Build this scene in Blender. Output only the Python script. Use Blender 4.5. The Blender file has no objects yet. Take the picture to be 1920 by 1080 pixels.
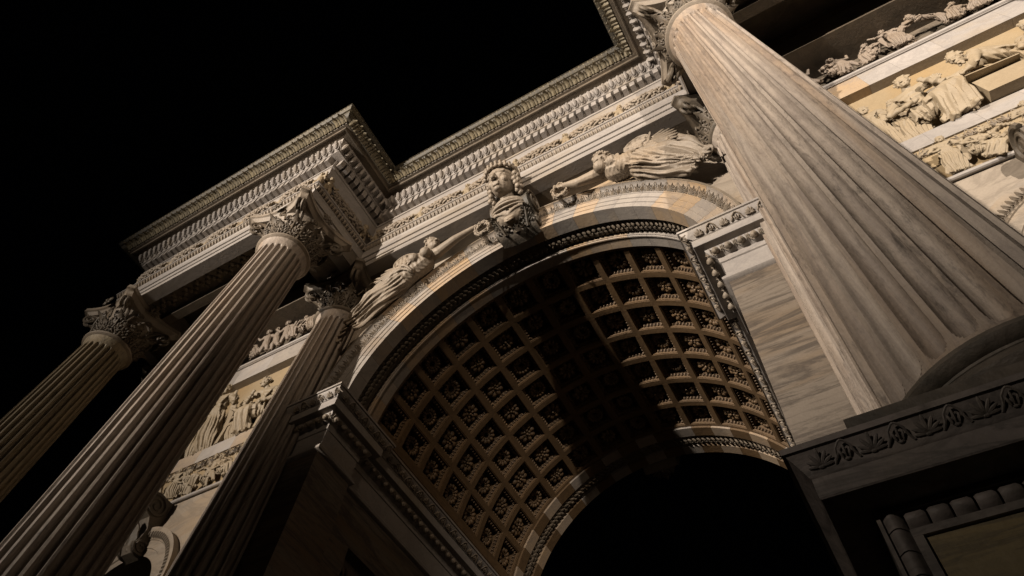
import bpy, math, random
import numpy as np
from mathutils import Matrix, Vector
rad = math.radians
rng = random.Random(7)
SC = bpy.context.scene
COL = SC.collection

# ------------------------------------------------------------------ camera
R_WC = np.array([[0.8677836770029966, 0.49219724969503814, 0.06850808214947668],
                 [-0.39324344425745583, 0.7644297367468518, -0.5108882178379842],
                 [-0.3038273909240118, 0.4164001020290211, 0.8569129894887394]])
cam = bpy.data.cameras.new('camera')
cam_o = bpy.data.objects.new('camera', cam)
COL.objects.link(cam_o)
mw = Matrix.Identity(4)
for i in range(3):
    mw[i][0], mw[i][1], mw[i][2] = R_WC[0][i], -R_WC[1][i], -R_WC[2][i]
mw[0][3], mw[1][3], mw[2][3] = 3.8585, -5.4484, 1.5761
cam_o.matrix_world = mw
cam.sensor_width = 36.0
cam.lens = 1271.404 * 36.0 / 1920.0
cam.clip_start, cam.clip_end = 0.05, 2000
SC.camera = cam_o

# ------------------------------------------------------------------ night sky
world = bpy.data.worlds.new('World')
SC.world = world
world.use_nodes = True
wnt = world.node_tree
bg = wnt.nodes['Background']
bg.inputs[0].default_value = (0.20, 0.22, 0.30, 1)
bg.inputs[1].default_value = 0.0006

# ------------------------------------------------------------------ floodlights on the masts round the square
def flood(name, az, dist, z, target, power, half, blend, color, size=0.5):
    l = bpy.data.lights.new(name, 'SPOT')
    l.energy = power
    l.color = color
    l.spot_size = rad(2 * half)
    l.spot_blend = blend
    l.shadow_soft_size = size
    o = bpy.data.objects.new(name, l)
    COL.objects.link(o)
    p = Vector((target[0] + math.sin(rad(az)) * dist, -math.cos(rad(az)) * dist, z))
    o.location = p
    o.rotation_euler = (Vector(target) - p).to_track_quat('-Z', 'Y').to_euler()
    return o
WARM = (1.0, 0.86, 0.72)
flood('floodlight', -23.9, 46.3, 13.0, (2.1, 0, 16.5), 160000, 18.5, 1.0, WARM, 0.3)
flood('floodlight', -36, 53, 13.6, (2.8, 0, 17.2), 42000, 13.5, 1.0, WARM, 0.3)
flood('floodlight', 21, 42, 14.8, (8.6, 0, 14.4), 118000, 13.0, 1.0, WARM, 0.3)
flood('floodlight', 19, 46, 17.0, (-1.8, 0, 17.0), 24000, 10.0, 1.0, (1.0, 0.76, 0.54), 0.3)

SC.view_settings.view_transform = 'Standard'
SC.view_settings.look = 'None'
SC.view_settings.exposure = 0
SC.view_settings.gamma = 1
SC.view_settings.use_curve_mapping = False

# ------------------------------------------------------------------ materials
def marble(name, base, vein, warm, stretch=(1, 1, 1), rot=(0, 0, 0), vein_amt=0.6, warm_amt=0.4,
           tone=0.12, rough=0.6, bump=0.3, scale=1.0, cloud=0.5, dirt_or_shade=0.0, dirt_or_shade_col=(0.03, 0.028, 0.022), warm_rand=0.0, wob=1.0, gritty=0.0):
    m = bpy.data.materials.new(name)
    m.use_nodes = True
    nt = m.node_tree
    N, Lk = nt.nodes, nt.links
    b = N['Principled BSDF']
    b.inputs['Roughness'].default_value = rough
    tc = N.new('ShaderNodeTexCoord')
    oi = N.new('ShaderNodeObjectInfo')
    mul = N.new('ShaderNodeVectorMath'); mul.operation = 'SCALE'
    mul.inputs[0].default_value = (37.0, 53.0, 29.0)
    Lk.new(oi.outputs['Random'], mul.inputs['Scale'])
    mp = N.new('ShaderNodeMapping')
    mp.inputs['Scale'].default_value = [s * scale for s in stretch]
    mp.inputs['Rotation'].default_value = rot
    Lk.new(tc.outputs['Object'], mp.inputs['Vector'])
    add = N.new('ShaderNodeVectorMath'); add.operation = 'ADD'
    Lk.new(mp.outputs[0], add.inputs[0]); Lk.new(mul.outputs[0], add.inputs[1])

    def noise(vec, sc, det=6, dist=0.0, ro=0.55):
        n = N.new('ShaderNodeTexNoise')
        n.inputs['Scale'].default_value = sc
        n.inputs['Detail'].default_value = det
        n.inputs['Roughness'].default_value = ro
        n.inputs['Distortion'].default_value = dist
        Lk.new(vec, n.inputs['Vector'])
        return n.outputs['Fac']

    def ramp(fac, stops):
        r = N.new('ShaderNodeValToRGB')
        e = r.color_ramp.elements
        while len(e) < len(stops):
            e.new(0.5)
        for k, (p, v) in enumerate(stops):
            e[k].position = p
            e[k].color = (v, v, v, 1)
        Lk.new(fac, r.inputs[0])
        return r.outputs[0]

    def mth(op, a, c):
        q = N.new('ShaderNodeMath'); q.operation = op
        for k, v in enumerate((a, c)):
            if isinstance(v, (int, float)):
                q.inputs[k].default_value = v
            else:
                Lk.new(v, q.inputs[k])
        return q.outputs[0]

    def mix(fac, a, c, mode='MIX'):
        x = N.new('ShaderNodeMix'); x.data_type = 'RGBA'; x.blend_type = mode
        for sock, v in ((x.inputs[0], fac), (x.inputs[6], a), (x.inputs[7], c)):
            if isinstance(v, (int, float)):
                sock.default_value = v
            elif isinstance(v, tuple):
                sock.default_value = (*v, 1)
            else:
                Lk.new(v, sock)
        return x.outputs[2]
    v = add.outputs[0]
    thin = ramp(noise(v, 1.1, 9, 1.1 * wob, 0.6), [(0.44, 0), (0.50, 1), (0.535, 0.15), (0.6, 0)])
    thin2 = ramp(noise(v, 2.6, 8, 0.7 * wob, 0.6), [(0.47, 0), (0.52, 1), (0.55, 0)])
    clouds = ramp(noise(v, 0.55, 7, 0.5), [(0.34, 0), (0.66, 1)])
    wm = ramp(noise(v, 0.42, 6, 0.9), [(0.50, 0), (0.68, 1)])
    col = mix(mth('MULTIPLY', clouds, cloud), base, tuple(0.62 * b_ + 0.25 * v_ for b_, v_ in zip(base, vein)))
    wf = mth('MULTIPLY', wm, warm_amt)
    if warm_rand:
        wr = ramp(oi.outputs['Random'], [(0.45, 0), (0.75, 1)])
        wf = mth('MAXIMUM', wf, mth('MULTIPLY', mth('MULTIPLY', wr, mth('ADD', 0.55, mth('MULTIPLY', clouds, 0.45))), warm_rand))
    col = mix(wf, col, warm)
    col = mix(mth('MULTIPLY', mth('MAXIMUM', thin, mth('MULTIPLY', thin2, 0.6)), vein_amt), col, vein)
    tn = mth('ADD', 1.0 - tone, mth('MULTIPLY', oi.outputs['Random'], 2 * tone))
    grain = mth('ADD', 0.86, mth('MULTIPLY', noise(tc.outputs['Object'], 34.0, 3), 0.28))
    tn = mth('MULTIPLY', tn, grain)
    if gritty:
        sm = N.new('ShaderNodeMapping'); sm.inputs['Scale'].default_value = (16, 16, 3.0)
        Lk.new(tc.outputs['Object'], sm.inputs['Vector'])
        speck = ramp(noise(sm.outputs[0], 1.3, 9, 0.3, 0.75), [(0.50, 0), (0.68, 1)])
        patch = ramp(noise(v, 0.8, 5, 0.3, 0.6), [(0.42, 0), (0.62, 1)])
        tn = mth('MULTIPLY', tn, mth('SUBTRACT', 1.0, mth('MULTIPLY', mth('MULTIPLY', speck, patch), gritty)))
    cx = N.new('ShaderNodeCombineXYZ')
    for k in range(3):
        Lk.new(tn, cx.inputs[k])
    col = mix(1.0, col, cx.outputs[0], 'MULTIPLY')
    if dirt_or_shade:
        d = ramp(noise(tc.outputs['Object'], 1.7, 8, 0.4, 0.65), [(0.40, 0), (0.62, 1)])
        col = mix(mth('MULTIPLY', d, dirt_or_shade), col, dirt_or_shade_col)
    Lk.new(col, b.inputs['Base Color'])
    bp = N.new('ShaderNodeBump')
    bp.inputs['Strength'].default_value = bump
    bp.inputs['Distance'].default_value = 0.02
    Lk.new(noise(tc.outputs['Object'], 16.0, 8, 0.2, 0.65), bp.inputs['Height'])
    Lk.new(bp.outputs[0], b.inputs['Normal'])
    return m

GREY = (0.13, 0.12, 0.12)
OCH = (0.29, 0.175, 0.06)
M = {
    'column': marble('streaked_column_marble', (0.326, 0.280, 0.235), (0.117, 0.097, 0.087), (0.226, 0.152, 0.091), (3.2, 3.2, 0.22), (0, 0, 0), 0.48, 0.65, 0.02, bump=0.6, wob=0.45, cloud=0.45, gritty=0.7),
    'band': marble('white_band_marble', (0.300, 0.277, 0.257), GREY, (0.257, 0.200, 0.121), (0.900, 1.478, 1.455), (0, rad(35), 0), 0.3, 0.45, 0.12),
    'pier': marble('cross_veined_pier_marble', (0.198, 0.166, 0.133), (0.053, 0.042, 0.033), (0.146, 0.091, 0.040), (0.30, 0.30, 2.3), (0, rad(-4), 0), 0.85, 0.9, 0.05, wob=0.4, cloud=0.8),
    'ochre': marble('ochre_voussoir_marble', (0.281, 0.257, 0.230), GREY, OCH, (1.0, 1.0, 1.0), (0, rad(40), 0), 0.35, 0.35, 0.16, warm_rand=0.62),
    'carved': marble('carved_marble', (0.257, 0.215, 0.168), (0.117, 0.095, 0.072), (0.203, 0.140, 0.075), vein_amt=0.25, warm_amt=0.45, tone=0.08, bump=0.45, dirt_or_shade=0.2),
    'rim': marble('shaded_rim_marble', (0.211, 0.172, 0.128), (0.096, 0.076, 0.055), (0.166, 0.112, 0.057), vein_amt=0.25, warm_amt=0.45, tone=0.08, bump=0.45, dirt_or_shade=0.45),  # carved marble darkened: shading of the palmette carving is put into the colour
    'column_old': marble('yellowed_column_marble', (0.261, 0.218, 0.146), (0.094, 0.076, 0.054), (0.181, 0.119, 0.056), (3.2, 3.2, 0.22), (0, 0, 0), 0.48, 0.65, 0.02, bump=0.6, wob=0.45, cloud=0.45, gritty=0.7),
    'dark': marble('soiled_carved_marble', (0.138, 0.111, 0.081), (0.050, 0.041, 0.031), (0.115, 0.078, 0.040), vein_amt=0.4, warm_amt=0.4, tone=0.1, bump=0.5, dirt_or_shade=0.45),
    'soot': marble('sooty_cornice_marble', (0.058, 0.046, 0.026), (0.030, 0.024, 0.013), (0.072, 0.056, 0.023), vein_amt=0.4, warm_amt=0.5, tone=0.12, bump=0.5, dirt_or_shade=0.85),
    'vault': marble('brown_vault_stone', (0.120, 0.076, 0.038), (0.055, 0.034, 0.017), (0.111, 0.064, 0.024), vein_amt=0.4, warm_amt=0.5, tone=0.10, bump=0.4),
    'wall': marble('veined_wall_marble', (0.296, 0.253, 0.204), (0.133, 0.110, 0.086), OCH, (0.500, 0.485, 1.196), (0, rad(-38), 0), 0.5, 0.7, 0.05),
    'relief': marble('golden_relief_stone', (0.275, 0.212, 0.128), (0.144, 0.107, 0.062), (0.247, 0.157, 0.059), vein_amt=0.2, warm_amt=0.6, tone=0.06, bump=0.35),
    'figure': marble('pale_figure_stone', (0.282, 0.229, 0.155), (0.148, 0.110, 0.066), (0.215, 0.144, 0.066), vein_amt=0.2, warm_amt=0.45, tone=0.07, bump=0.35),
    'frieze': marble('brown_frieze_stone', (0.211, 0.168, 0.129), (0.094, 0.078, 0.062), (0.172, 0.121, 0.066), vein_amt=0.2, warm_amt=0.45, tone=0.07, bump=0.35),
    'pedestal': marble('grimy_pedestal_marble', (0.252, 0.215, 0.194), (0.056, 0.050, 0.044), (0.140, 0.109, 0.044), (0.8, 0.8, 1.6), (0, rad(-20), 0), 0.6, 0.5, 0.05, dirt_or_shade=0.4),
    'paving': marble('plaza_granite', (0.06, 0.058, 0.055), (0.04, 0.04, 0.04), (0.06, 0.052, 0.042), vein_amt=0.3),
    'olive': marble('olive_panel_marble', (0.250, 0.198, 0.105), (0.100, 0.084, 0.055), (0.213, 0.150, 0.055), (0.7, 0.7, 5.0), (0, rad(-8), 0), 0.7, 0.6, 0.03, wob=0.5),
    'shade_stain': marble('shaded_stained_marble', (0.13, 0.108, 0.085), (0.05, 0.04, 0.03), (0.10, 0.075, 0.04), vein_amt=0.4, warm_amt=0.4, tone=0.1, bump=0.5, dirt_or_shade=0.9),  # shade of the keystone console painted in; also serves the stained column bases
    'leaf': marble('weathered_leaf_marble', (0.255, 0.217, 0.143), (0.085, 0.070, 0.041), (0.187, 0.148, 0.068), vein_amt=0.3, warm_amt=0.5, tone=0.2, bump=0.5, dirt_or_shade=0.6),
}

# ------------------------------------------------------------------ mesh helpers
class MB:
    def __init__(self):
        self.v, self.f = [], []
        self.n = 0

    def add(self, verts, faces):
        k = self.n
        verts = [tuple(map(float, p)) for p in verts]
        self.v += verts
        self.f += [tuple(i + k for i in q) for q in faces]
        self.n += len(verts)
        return self

    def merge(self, other, mat=None):
        vs = other.v if mat is None else [tuple(mat @ Vector(p)) for p in other.v]
        return self.add(vs, other.f)

    def box(self, x0, x1, y0, y1, z0, z1):
        v = [(x, y, z) for z in (z0, z1) for y in (y0, y1) for x in (x0, x1)]
        return self.add(v, [(0, 2, 3, 1), (4, 5, 7, 6), (0, 1, 5, 4), (2, 6, 7, 3), (0, 4, 6, 2), (1, 3, 7, 5)])

    def grid(self, P, close_u=False, close_v=False, flip=False):
        P = np.asarray(P, float)
        nu, nv = P.shape[:2]
        f = []
        for i in range(nu if close_u else nu - 1):
            for j in range(nv if close_v else nv - 1):
                a, b = i * nv + j, i * nv + (j + 1) % nv
                c, d = ((i + 1) % nu) * nv + (j + 1) % nv, ((i + 1) % nu) * nv + j
                f.append((a, d, c, b) if flip else (a, b, c, d))
        return self.add(P.reshape(-1, 3), f)

    def lathe(self, prof, n=48, c=(0, 0), caps=False):
        P = [[(c[0] + r * math.cos(2 * math.pi * k / n), c[1] + r * math.sin(2 * math.pi * k / n), z) for k in range(n)] for r, z in prof]
        self.grid(P, close_v=True)
        if caps:
            k = self.n
            self.f.append(tuple(range(k - n, k)))
        return self

    def tube(self, pts, radii, n=6, caps=True):
        pts = [Vector(p) for p in pts]
        m = len(pts)
        if isinstance(radii, (int, float)):
            radii = [radii] * m
        ref = None
        P = []
        for i in range(m):
            t = (pts[min(i + 1, m - 1)] - pts[max(i - 1, 0)])
            t = t.normalized() if t.length > 1e-9 else Vector((0, 0, 1))
            if ref is None:
                ref = t.orthogonal().normalized()
            ref = (ref - t * ref.dot(t))
            ref = ref.normalized() if ref.length > 1e-6 else t.orthogonal().normalized()
            b = t.cross(ref)
            P.append([pts[i] + (ref * math.cos(2 * math.pi * k / n) + b * math.sin(2 * math.pi * k / n)) * radii[i] for k in range(n)])
        k0 = self.n
        self.grid([[tuple(q) for q in r] for r in P], close_v=True)
        if caps:
            self.f.append(tuple(k0 + k for k in range(n))[::-1])
            self.f.append(tuple(self.n - n + k for k in range(n)))
        return self

    def ball(self, c, r, nu=8, nv=6, rot=None):
        if isinstance(r, (int, float)):
            r = (r, r, r)
        k = self.n
        vs = []
        for j in range(nv + 1):
            ph = math.pi * j / nv
            for i in range(nu):
                th = 2 * math.pi * i / nu
                p = Vector((r[0] * math.sin(ph) * math.cos(th), r[1] * math.sin(ph) * math.sin(th), r[2] * math.cos(ph)))
                if rot is not None:
                    p = rot @ p
                vs.append((p[0] + c[0], p[1] + c[1], p[2] + c[2]))
        f = []
        for j in range(nv):
            for i in range(nu):
                f.append((j * nu + i, (j + 1) * nu + i, (j + 1) * nu + (i + 1) % nu, j * nu + (i + 1) % nu))
        return self.add(vs, f)

    def capsule(self, p, q, r1, r2=None, n=10):
        r2 = r1 if r2 is None else r2
        p, q = Vector(p), Vector(q)
        d = q - p
        L = d.length
        t = d.normalized() if L > 1e-9 else Vector((0, 0, 1))
        pts, rr = [], []
        for a in (-80, -50, -22):
            pts.append(p + t * (r1 * math.sin(rad(a)))); rr.append(r1 * math.cos(rad(a)))
        pts += [p, q]; rr += [r1, r2]
        for a in (22, 50, 80):
            pts.append(q + t * (r2 * math.sin(rad(a)))); rr.append(r2 * math.cos(rad(a)))
        return self.tube(pts, rr, n)

    def mesh(self, name, smooth=35):
        me = bpy.data.meshes.new(name)
        me.from_pydata(self.v, [], self.f)
        me.validate()
        if smooth:
            me.polygons.foreach_set('use_smooth', [True] * len(me.polygons))
            me.update()
            me.set_sharp_from_angle(angle=rad(smooth))
        return me

def link(name, me, mat, parent=None, mtx=None):
    o = bpy.data.objects.new(name, me)
    COL.objects.link(o)
    if mat is not None and len(me.materials) == 0:
        me.materials.append(mat)
    if parent is not None:
        o.parent = parent
    if mtx is not None:
        o.matrix_local = mtx
    return o

def build(name, mb, mat, parent=None, smooth=35, mtx=None):
    return link(name, mb.mesh(name, smooth), mat, parent, mtx)

def thing(name, label, cat, loc=(0, 0, 0), group=None):
    o = bpy.data.objects.new(name, None)
    COL.objects.link(o)
    o.empty_display_size = 0.3
    o.location = loc
    o['label'], o['category'] = label, cat
    if group:
        o['group'] = group
    return o

def frame(o, x, y, z):
    """matrix from an origin and three axis vectors"""
    m = Matrix.Identity(4)
    for k, a in enumerate((x, y, z)):
        for i in range(3):
            m[i][k] = a[i]
    for i in range(3):
        m[i][3] = o[i]
    return m

def remesh(mb, voxel, smooth_it=2, relax=0.5):
    """fuse overlapping closed shapes into one continuous sculpted skin"""
    me = mb.mesh('tmp', 0)
    o = bpy.data.objects.new('tmp', me)
    COL.objects.link(o)
    r = o.modifiers.new('r', 'REMESH')
    r.mode = 'VOXEL'; r.voxel_size = voxel
    if smooth_it:
        s = o.modifiers.new('s', 'SMOOTH'); s.iterations = smooth_it; s.factor = relax
    dg = bpy.context.evaluated_depsgraph_get()
    out = bpy.data.meshes.new_from_object(o.evaluated_get(dg))
    bpy.data.objects.remove(o)
    bpy.data.meshes.remove(me)
    out.polygons.foreach_set('use_smooth', [True] * len(out.polygons))
    return out

def path_normals(path):
    T, Nn = [], []
    for a, b in zip(path[:-1], path[1:]):
        d = np.array(b, float) - np.array(a, float)
        t = d / np.linalg.norm(d)
        T.append(t); Nn.append(np.array([t[1], -t[0]]))
    return T, Nn

def offset_pts(path, o):
    T, Nn = path_normals(path)
    out = []
    for i, p in enumerate(path):
        p = np.array(p, float)
        if i == 0:
            out.append(p + o * Nn[0])
        elif i == len(path) - 1:
            out.append(p + o * Nn[-1])
        else:
            out.append(p + o * (Nn[i - 1] + Nn[i]))
    return out

def sweep(mb, prof, path):
    """mitred moulding: prof = (outward offset, z) from bottom to top; outward is to the right of the path"""
    P = [[(q[0], q[1], z) for q in offset_pts(path, o)] for o, z in prof]
    return mb.grid(P)

def along(path, o, pitch, segs=None, trim=0.0):
    """evenly spaced stations (point, tangent, normal) on the mitred offset path"""
    T, Nn = path_normals(path)
    pts = offset_pts(path, o)
    res = []
    for i in range(len(path) - 1):
        if segs is not None and i not in segs:
            continue
        a, b = pts[i] + T[i] * trim, pts[i + 1] - T[i] * trim
        L = np.linalg.norm(b - a)
        n = max(1, int(round(L / pitch)))
        for k in range(n):
            res.append((a + T[i] * (L * (k + 0.5) / n), T[i], Nn[i], L / n))
    return res

# ------------------------------------------------------------------ constants solved from the photograph
R1, ZS = 3.65, 11.105            # main arch radius and springing
CX, CX2, CY = 4.866, 10.563, -2.20   # column axes
FR, FC, XR, XL = 2.735, 0.743, 4.38, 11.20   # architrave faces
ZA = 15.73                       # architrave underside
CZ = 3.763                       # pedestal top

# ------------------------------------------------------------------ ground
g = MB(); g.box(-300, 300, -300, 300, -0.5, 0)
go = build('plaza_ground', g, M['paving'], smooth=0)
go['kind'] = 'structure'

arch = thing('triumphal_arch', 'white marble triumphal arch with coffered vault, floodlit against the black night sky', 'arch')

# ------------------------------------------------------------------ ornament meshes
def egg_mesh(w, h, d, n=8):
    """egg, split shell round it and a dart beside it; x along, y outward(-), z up"""
    b = MB()
    b.ball((0, -d * 0.30, -h * 0.02), (w * 0.30, d * 0.85, h * 0.46), n, 6)
    for s in (-1, 1):
        pts = [(s * w * 0.40 * math.sin(rad(a)), -d * 0.30, -h * 0.02 - h * 0.52 * math.cos(rad(a))) for a in (6, 34, 64, 90)] + [(s * w * 0.39, -d * 0.32, h * 0.47)]
        b.tube(pts, w * 0.042, 4)
    b.tube([(w * 0.5, -d * 0.2, h * 0.46), (w * 0.5, -d * 0.34, -h * 0.1), (w * 0.5, -d * 0.1, -h * 0.48)], [w * 0.03, w * 0.045, w * 0.012], 4)
    return b

def leaf_shape(w, h, curl, lobes=4, nu=6, nv=9, thick=0.012, cup=0.25):
    """upright lobed leaf: root at origin, grows +z, curls out towards -y at the tip"""
    front, back = [], []
    for j in range(nv + 1):
        t = j / nv
        a = curl * t ** 2.2
        zz = h * (t - 0.30 * curl / 1.6 * max(0, t - 0.62) ** 1.4 * 2.2)
        yy = -h * 0.42 * curl / 1.6 * max(0.0, t - 0.35) ** 1.8 * 1.9
        prof = (0.62 + 0.5 * math.sin(math.pi * min(1, t * 1.02))) * (1 - max(0, t - 0.55) ** 2 * 3.2)
        jag = 1.0 if j % 2 else 0.74
        ww = w * 0.5 * max(0.06, prof * jag)
        r1, r2 = [], []
        for i in range(nu + 1):
            u = 2 * i / nu - 1
            crease = -0.10 * w * (1 - abs(u)) ** 2 + cup * w * u * u * 0.5 + 0.02 * w * math.cos(u * math.pi * 3)
            r1.append((u * ww, yy + crease, zz - abs(u) * h * 0.05 * (j % 2)))
            r2.append((u * ww, yy + crease + thick, zz - abs(u) * h * 0.05 * (j % 2)))
        front.append(r1); back.append(r2)
    b = MB()
    loop = [f + k[::-1] for f, k in zip(front, back)]
    b.grid(loop, close_v=True)
    n = len(loop[0])
    b.f.append(tuple(b.n - n + k for k in range(n)))
    return b

def palmette(w, h, d):
    """anthemion of seven petals, then a pointed bud framed by two bending stems"""
    b = MB()
    for k, a in enumerate((-84, -58, -30, 0, 30, 58, 84)):
        L = h * (0.92 - 0.0035 * abs(a))
        c, s = math.cos(rad(a)), math.sin(rad(a))
        rot = Matrix.Rotation(rad(a), 3, 'Y')
        b.ball((s * L * 0.52 * min(1, w / h * .55), -d * 0.30, -h * 0.42 + c * L * 0.52), (w * 0.042, d * 0.42, L * 0.46), 6, 5, rot)
    b.ball((0, -d * 0.3, -h * 0.44), (w * 0.08, d * 0.5, h * 0.09), 6, 4)
    for sx in (-1, 1):
        b.tube([(w * (.5 - sx * .24), -d * .25, -h * .50), (w * (.5 - sx * .17), -d * .4, -h * .2), (w * (.5 - sx * .14), -d * .45, h * .16), (w * (.5 - sx * .05), -d * .45, h * .42), (w * .5, -d * .4, h * .48)], w * .026, 5)
        b.ball((w * (.5 + sx * .08), -d * .3, -h * .16), (w * .035, d * .4, h * .24), 5, 4, Matrix.Rotation(rad(sx * 12), 3, 'Y'))
    b.ball((w * .5, -d * .35, -h * .02), (w * .035, d * .45, h * .30), 5, 4)
    b.ball((w * .5, -d * .35, -h * .42), (w * .07, d * .45, h * .08), 5, 4)
    return b

def rosette(kind):
    """round flower: a wreath of lobes about a hollow or budded heart, on a short stalk"""
    b = MB()
    n, r, lobe = ((11, .125, .042), (8, .120, .055), (14, .130, .034), (9, .118, .050))[kind]
    for k in range(n):
        a = 2 * math.pi * k / n
        c, s = math.cos(a), math.sin(a)
        rot = Matrix.Rotation(a, 3, 'Z')
        b.ball((r * c, r * s, -.085), (lobe * 1.15, lobe * .92, lobe * .8), 8, 6, rot)
        if kind in (0, 2):
            b.ball((r * .62 * c, r * .62 * s, -.070), (lobe * .9, lobe * .6, lobe * .5), 6, 5, rot)
    if kind in (1, 3):
        m_ = 6 if kind == 1 else 5
        for k in range(m_):
            a = 2 * math.pi * (k + .5) / m_
            b.ball((.058 * math.cos(a), .058 * math.sin(a), -.105), (.030, .026, .024), 6, 5, Matrix.Rotation(a, 3, 'Z'))
        b.ball((0, 0, -.125), .024, 7, 5)
    b.lathe([(.05, .09), (.045, -.02), (.10, -.055), (.12, -.06)], 12)
    return b

# ------------------------------------------------------------------ entablature: architrave, frieze, cornice
PATH = [(-XL, 8.2), (-XL, -FR), (-XR, -FR), (-XR, -FC), (XR, -FC), (XR, -FR), (XL, -FR), (XL, 8.2)]
VIS = (1, 2, 3, 4, 5)
a_mb = MB()
sweep(a_mb, [(-0.3, ZA + .004), (0, ZA), (0, 15.965), (-0.012, 15.97), (-0.012, 15.99), (.02, 16.0), (.02, 16.235), (.008, 16.24), (.008, 16.26), (.045, 16.27),
             (.045, 16.50), (.06, 16.52), (.075, 16.545), (.06, 16.57), (.055, 16.60), (.10, 16.66), (.125, 16.72), (.155, 16.73), (.16, 16.78), (.03, 16.80)], PATH)
architrave = build('architrave', a_mb, M['band'], arch)
f_mb = MB()
sweep(f_mb, [(.03, 16.79), (.03, 17.74), (.045, 17.78), (.08, 17.86), (.08, 17.93), (.03, 17.94)], PATH)
frieze = build('frieze', f_mb, M['band'], arch)
c_mb = MB()
sweep(c_mb, [(.03, 17.935), (.10, 17.96), (.10, 18.36), (.282, 18.363), (.298, 18.37), (.298, 18.395), (.305, 18.41), (.335, 18.48), (.385, 18.58), (.435, 18.68), (.455, 18.745), (.46, 18.75)], PATH)
k_mb = MB()
sweep(k_mb, [(.44, 18.745), (.61, 18.738), (.625, 18.725), (.652, 18.725), (.665, 18.815), (.727, 18.825), (.737, 18.84)], PATH)
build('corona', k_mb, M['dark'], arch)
cornice = build('cornice', c_mb, M['band'], arch)
t_mb = MB()
sweep(t_mb, [(.737, 18.84), (.76, 18.85), (.82, 18.865), (.89, 18.90), (.945, 18.97), (.95, 18.99), (.98, 18.995), (.98, 19.02), (.995, 19.03), (1.02, 19.06), (1.045, 19.10), (1.06, 19.105), (1.06, 19.15), (0.0, 19.3)], PATH)
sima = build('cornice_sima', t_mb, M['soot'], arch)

d_mb = MB()
d_mb.add([(-.062, .0, 0), (.062, 0, 0), (.062, -.178, 0.0), (-.062, -.178, 0.0),
          (-.062, 0, .31), (.062, 0, .31), (.062, -.178, .31), (-.062, -.178, .31)],
         [(0, 3, 2, 1), (4, 5, 6, 7), (3, 7, 6, 2), (0, 4, 7, 3), (1, 2, 6, 5)])
dent_me = d_mb.mesh('dentil', 0); dent_me.materials.append(M['band'])
for p, t, n, s in along(PATH, .10, .2, VIS, .035):
    j = rng.uniform(-.012, .012)
    link('dentil', dent_me, None, cornice, frame((p[0] + n[0] * j, p[1] + n[1] * j, 18.05 + rng.uniform(-.006, .006)), (*t, 0), (-n[0], -n[1], 0), (0, 0, 1)))
egg_me = egg_mesh(.2, .33, .12).mesh('egg_and_dart'); egg_me.materials.append(M['band'])
up = np.array([.43, .90])
for p, t, n, s in along(PATH, .382, .2, VIS, .02):
    z_ax = (n[0] * up[0], n[1] * up[0], up[1])
    y_ax = (-n[0] * up[1], -n[1] * up[1], up[0])
    link('egg_and_dart', egg_me, None, cornice, frame((p[0], p[1], 18.56), (*(t * s / .2), 0), y_ax, z_ax))
# carved leaves of the sima: one leaf per egg
lf = leaf_shape(.15, .30, 1.5, thick=.02, nv=8, nu=4)
lf.merge(leaf_shape(.06, .25, 1.1, thick=.02, nv=5, nu=2), Matrix.Translation((.1, 0, 0)))
leaf_me = lf.mesh('sima_leaf'); leaf_me.materials.append(M['leaf'])
up = np.array([.87, .50])
for p, t, n, s in along(PATH, .765, .2, VIS, .02):
    z_ax = (n[0] * up[0], n[1] * up[0], up[1])
    y_ax = (-n[0] * up[1], -n[1] * up[1], up[0])
    q = rng.uniform(.88, 1.08)
    link('sima_leaf', leaf_me, None, sima, frame((p[0], p[1], 18.822), (t[0] * s / .2, t[1] * s / .2, 0), y_ax, np.array(z_ax) * q))
# small upper leaf row, leaf-and-dart of the architrave: too small to pick apart
cr = MB(); sm = leaf_shape(.11, .115, .9, thick=.015, nv=4, nu=3)
for p, t, n, s in along(PATH, .98, .125, VIS):
    cr.merge(sm, frame((p[0], p[1], 19.02), (*t, 0), (-n[0] * .85, -n[1] * .85, .52), (n[0] * .52, n[1] * .52, .85)))
o = build('upper_leaf_row', cr, M['leaf'], arch); o['kind'] = 'stuff'
lr = MB(); tiny = egg_mesh(.105, .17, .06, 6)
for p, t, n, s in along(PATH, .085, .105, VIS):
    lr.merge(tiny, frame((p[0], p[1], 16.645), (*(t * s / .105), 0), (-n[0] * .75, -n[1] * .75, .6), (n[0] * .6, n[1] * .6, .8)))
o = build('leaf_and_dart_row', lr, M['carved'], arch); o['kind'] = 'stuff'
bead = MB()
for zb, ob in ((15.98, .0), (16.25, .02)):
    for p, t, n, s in along(PATH, ob, .06, VIS):
        bead.ball((p[0], p[1], zb), (.02, .02, .014), 5, 3)
o = build('bead_row', bead, M['dark'], arch); o['kind'] = 'stuff'

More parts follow.
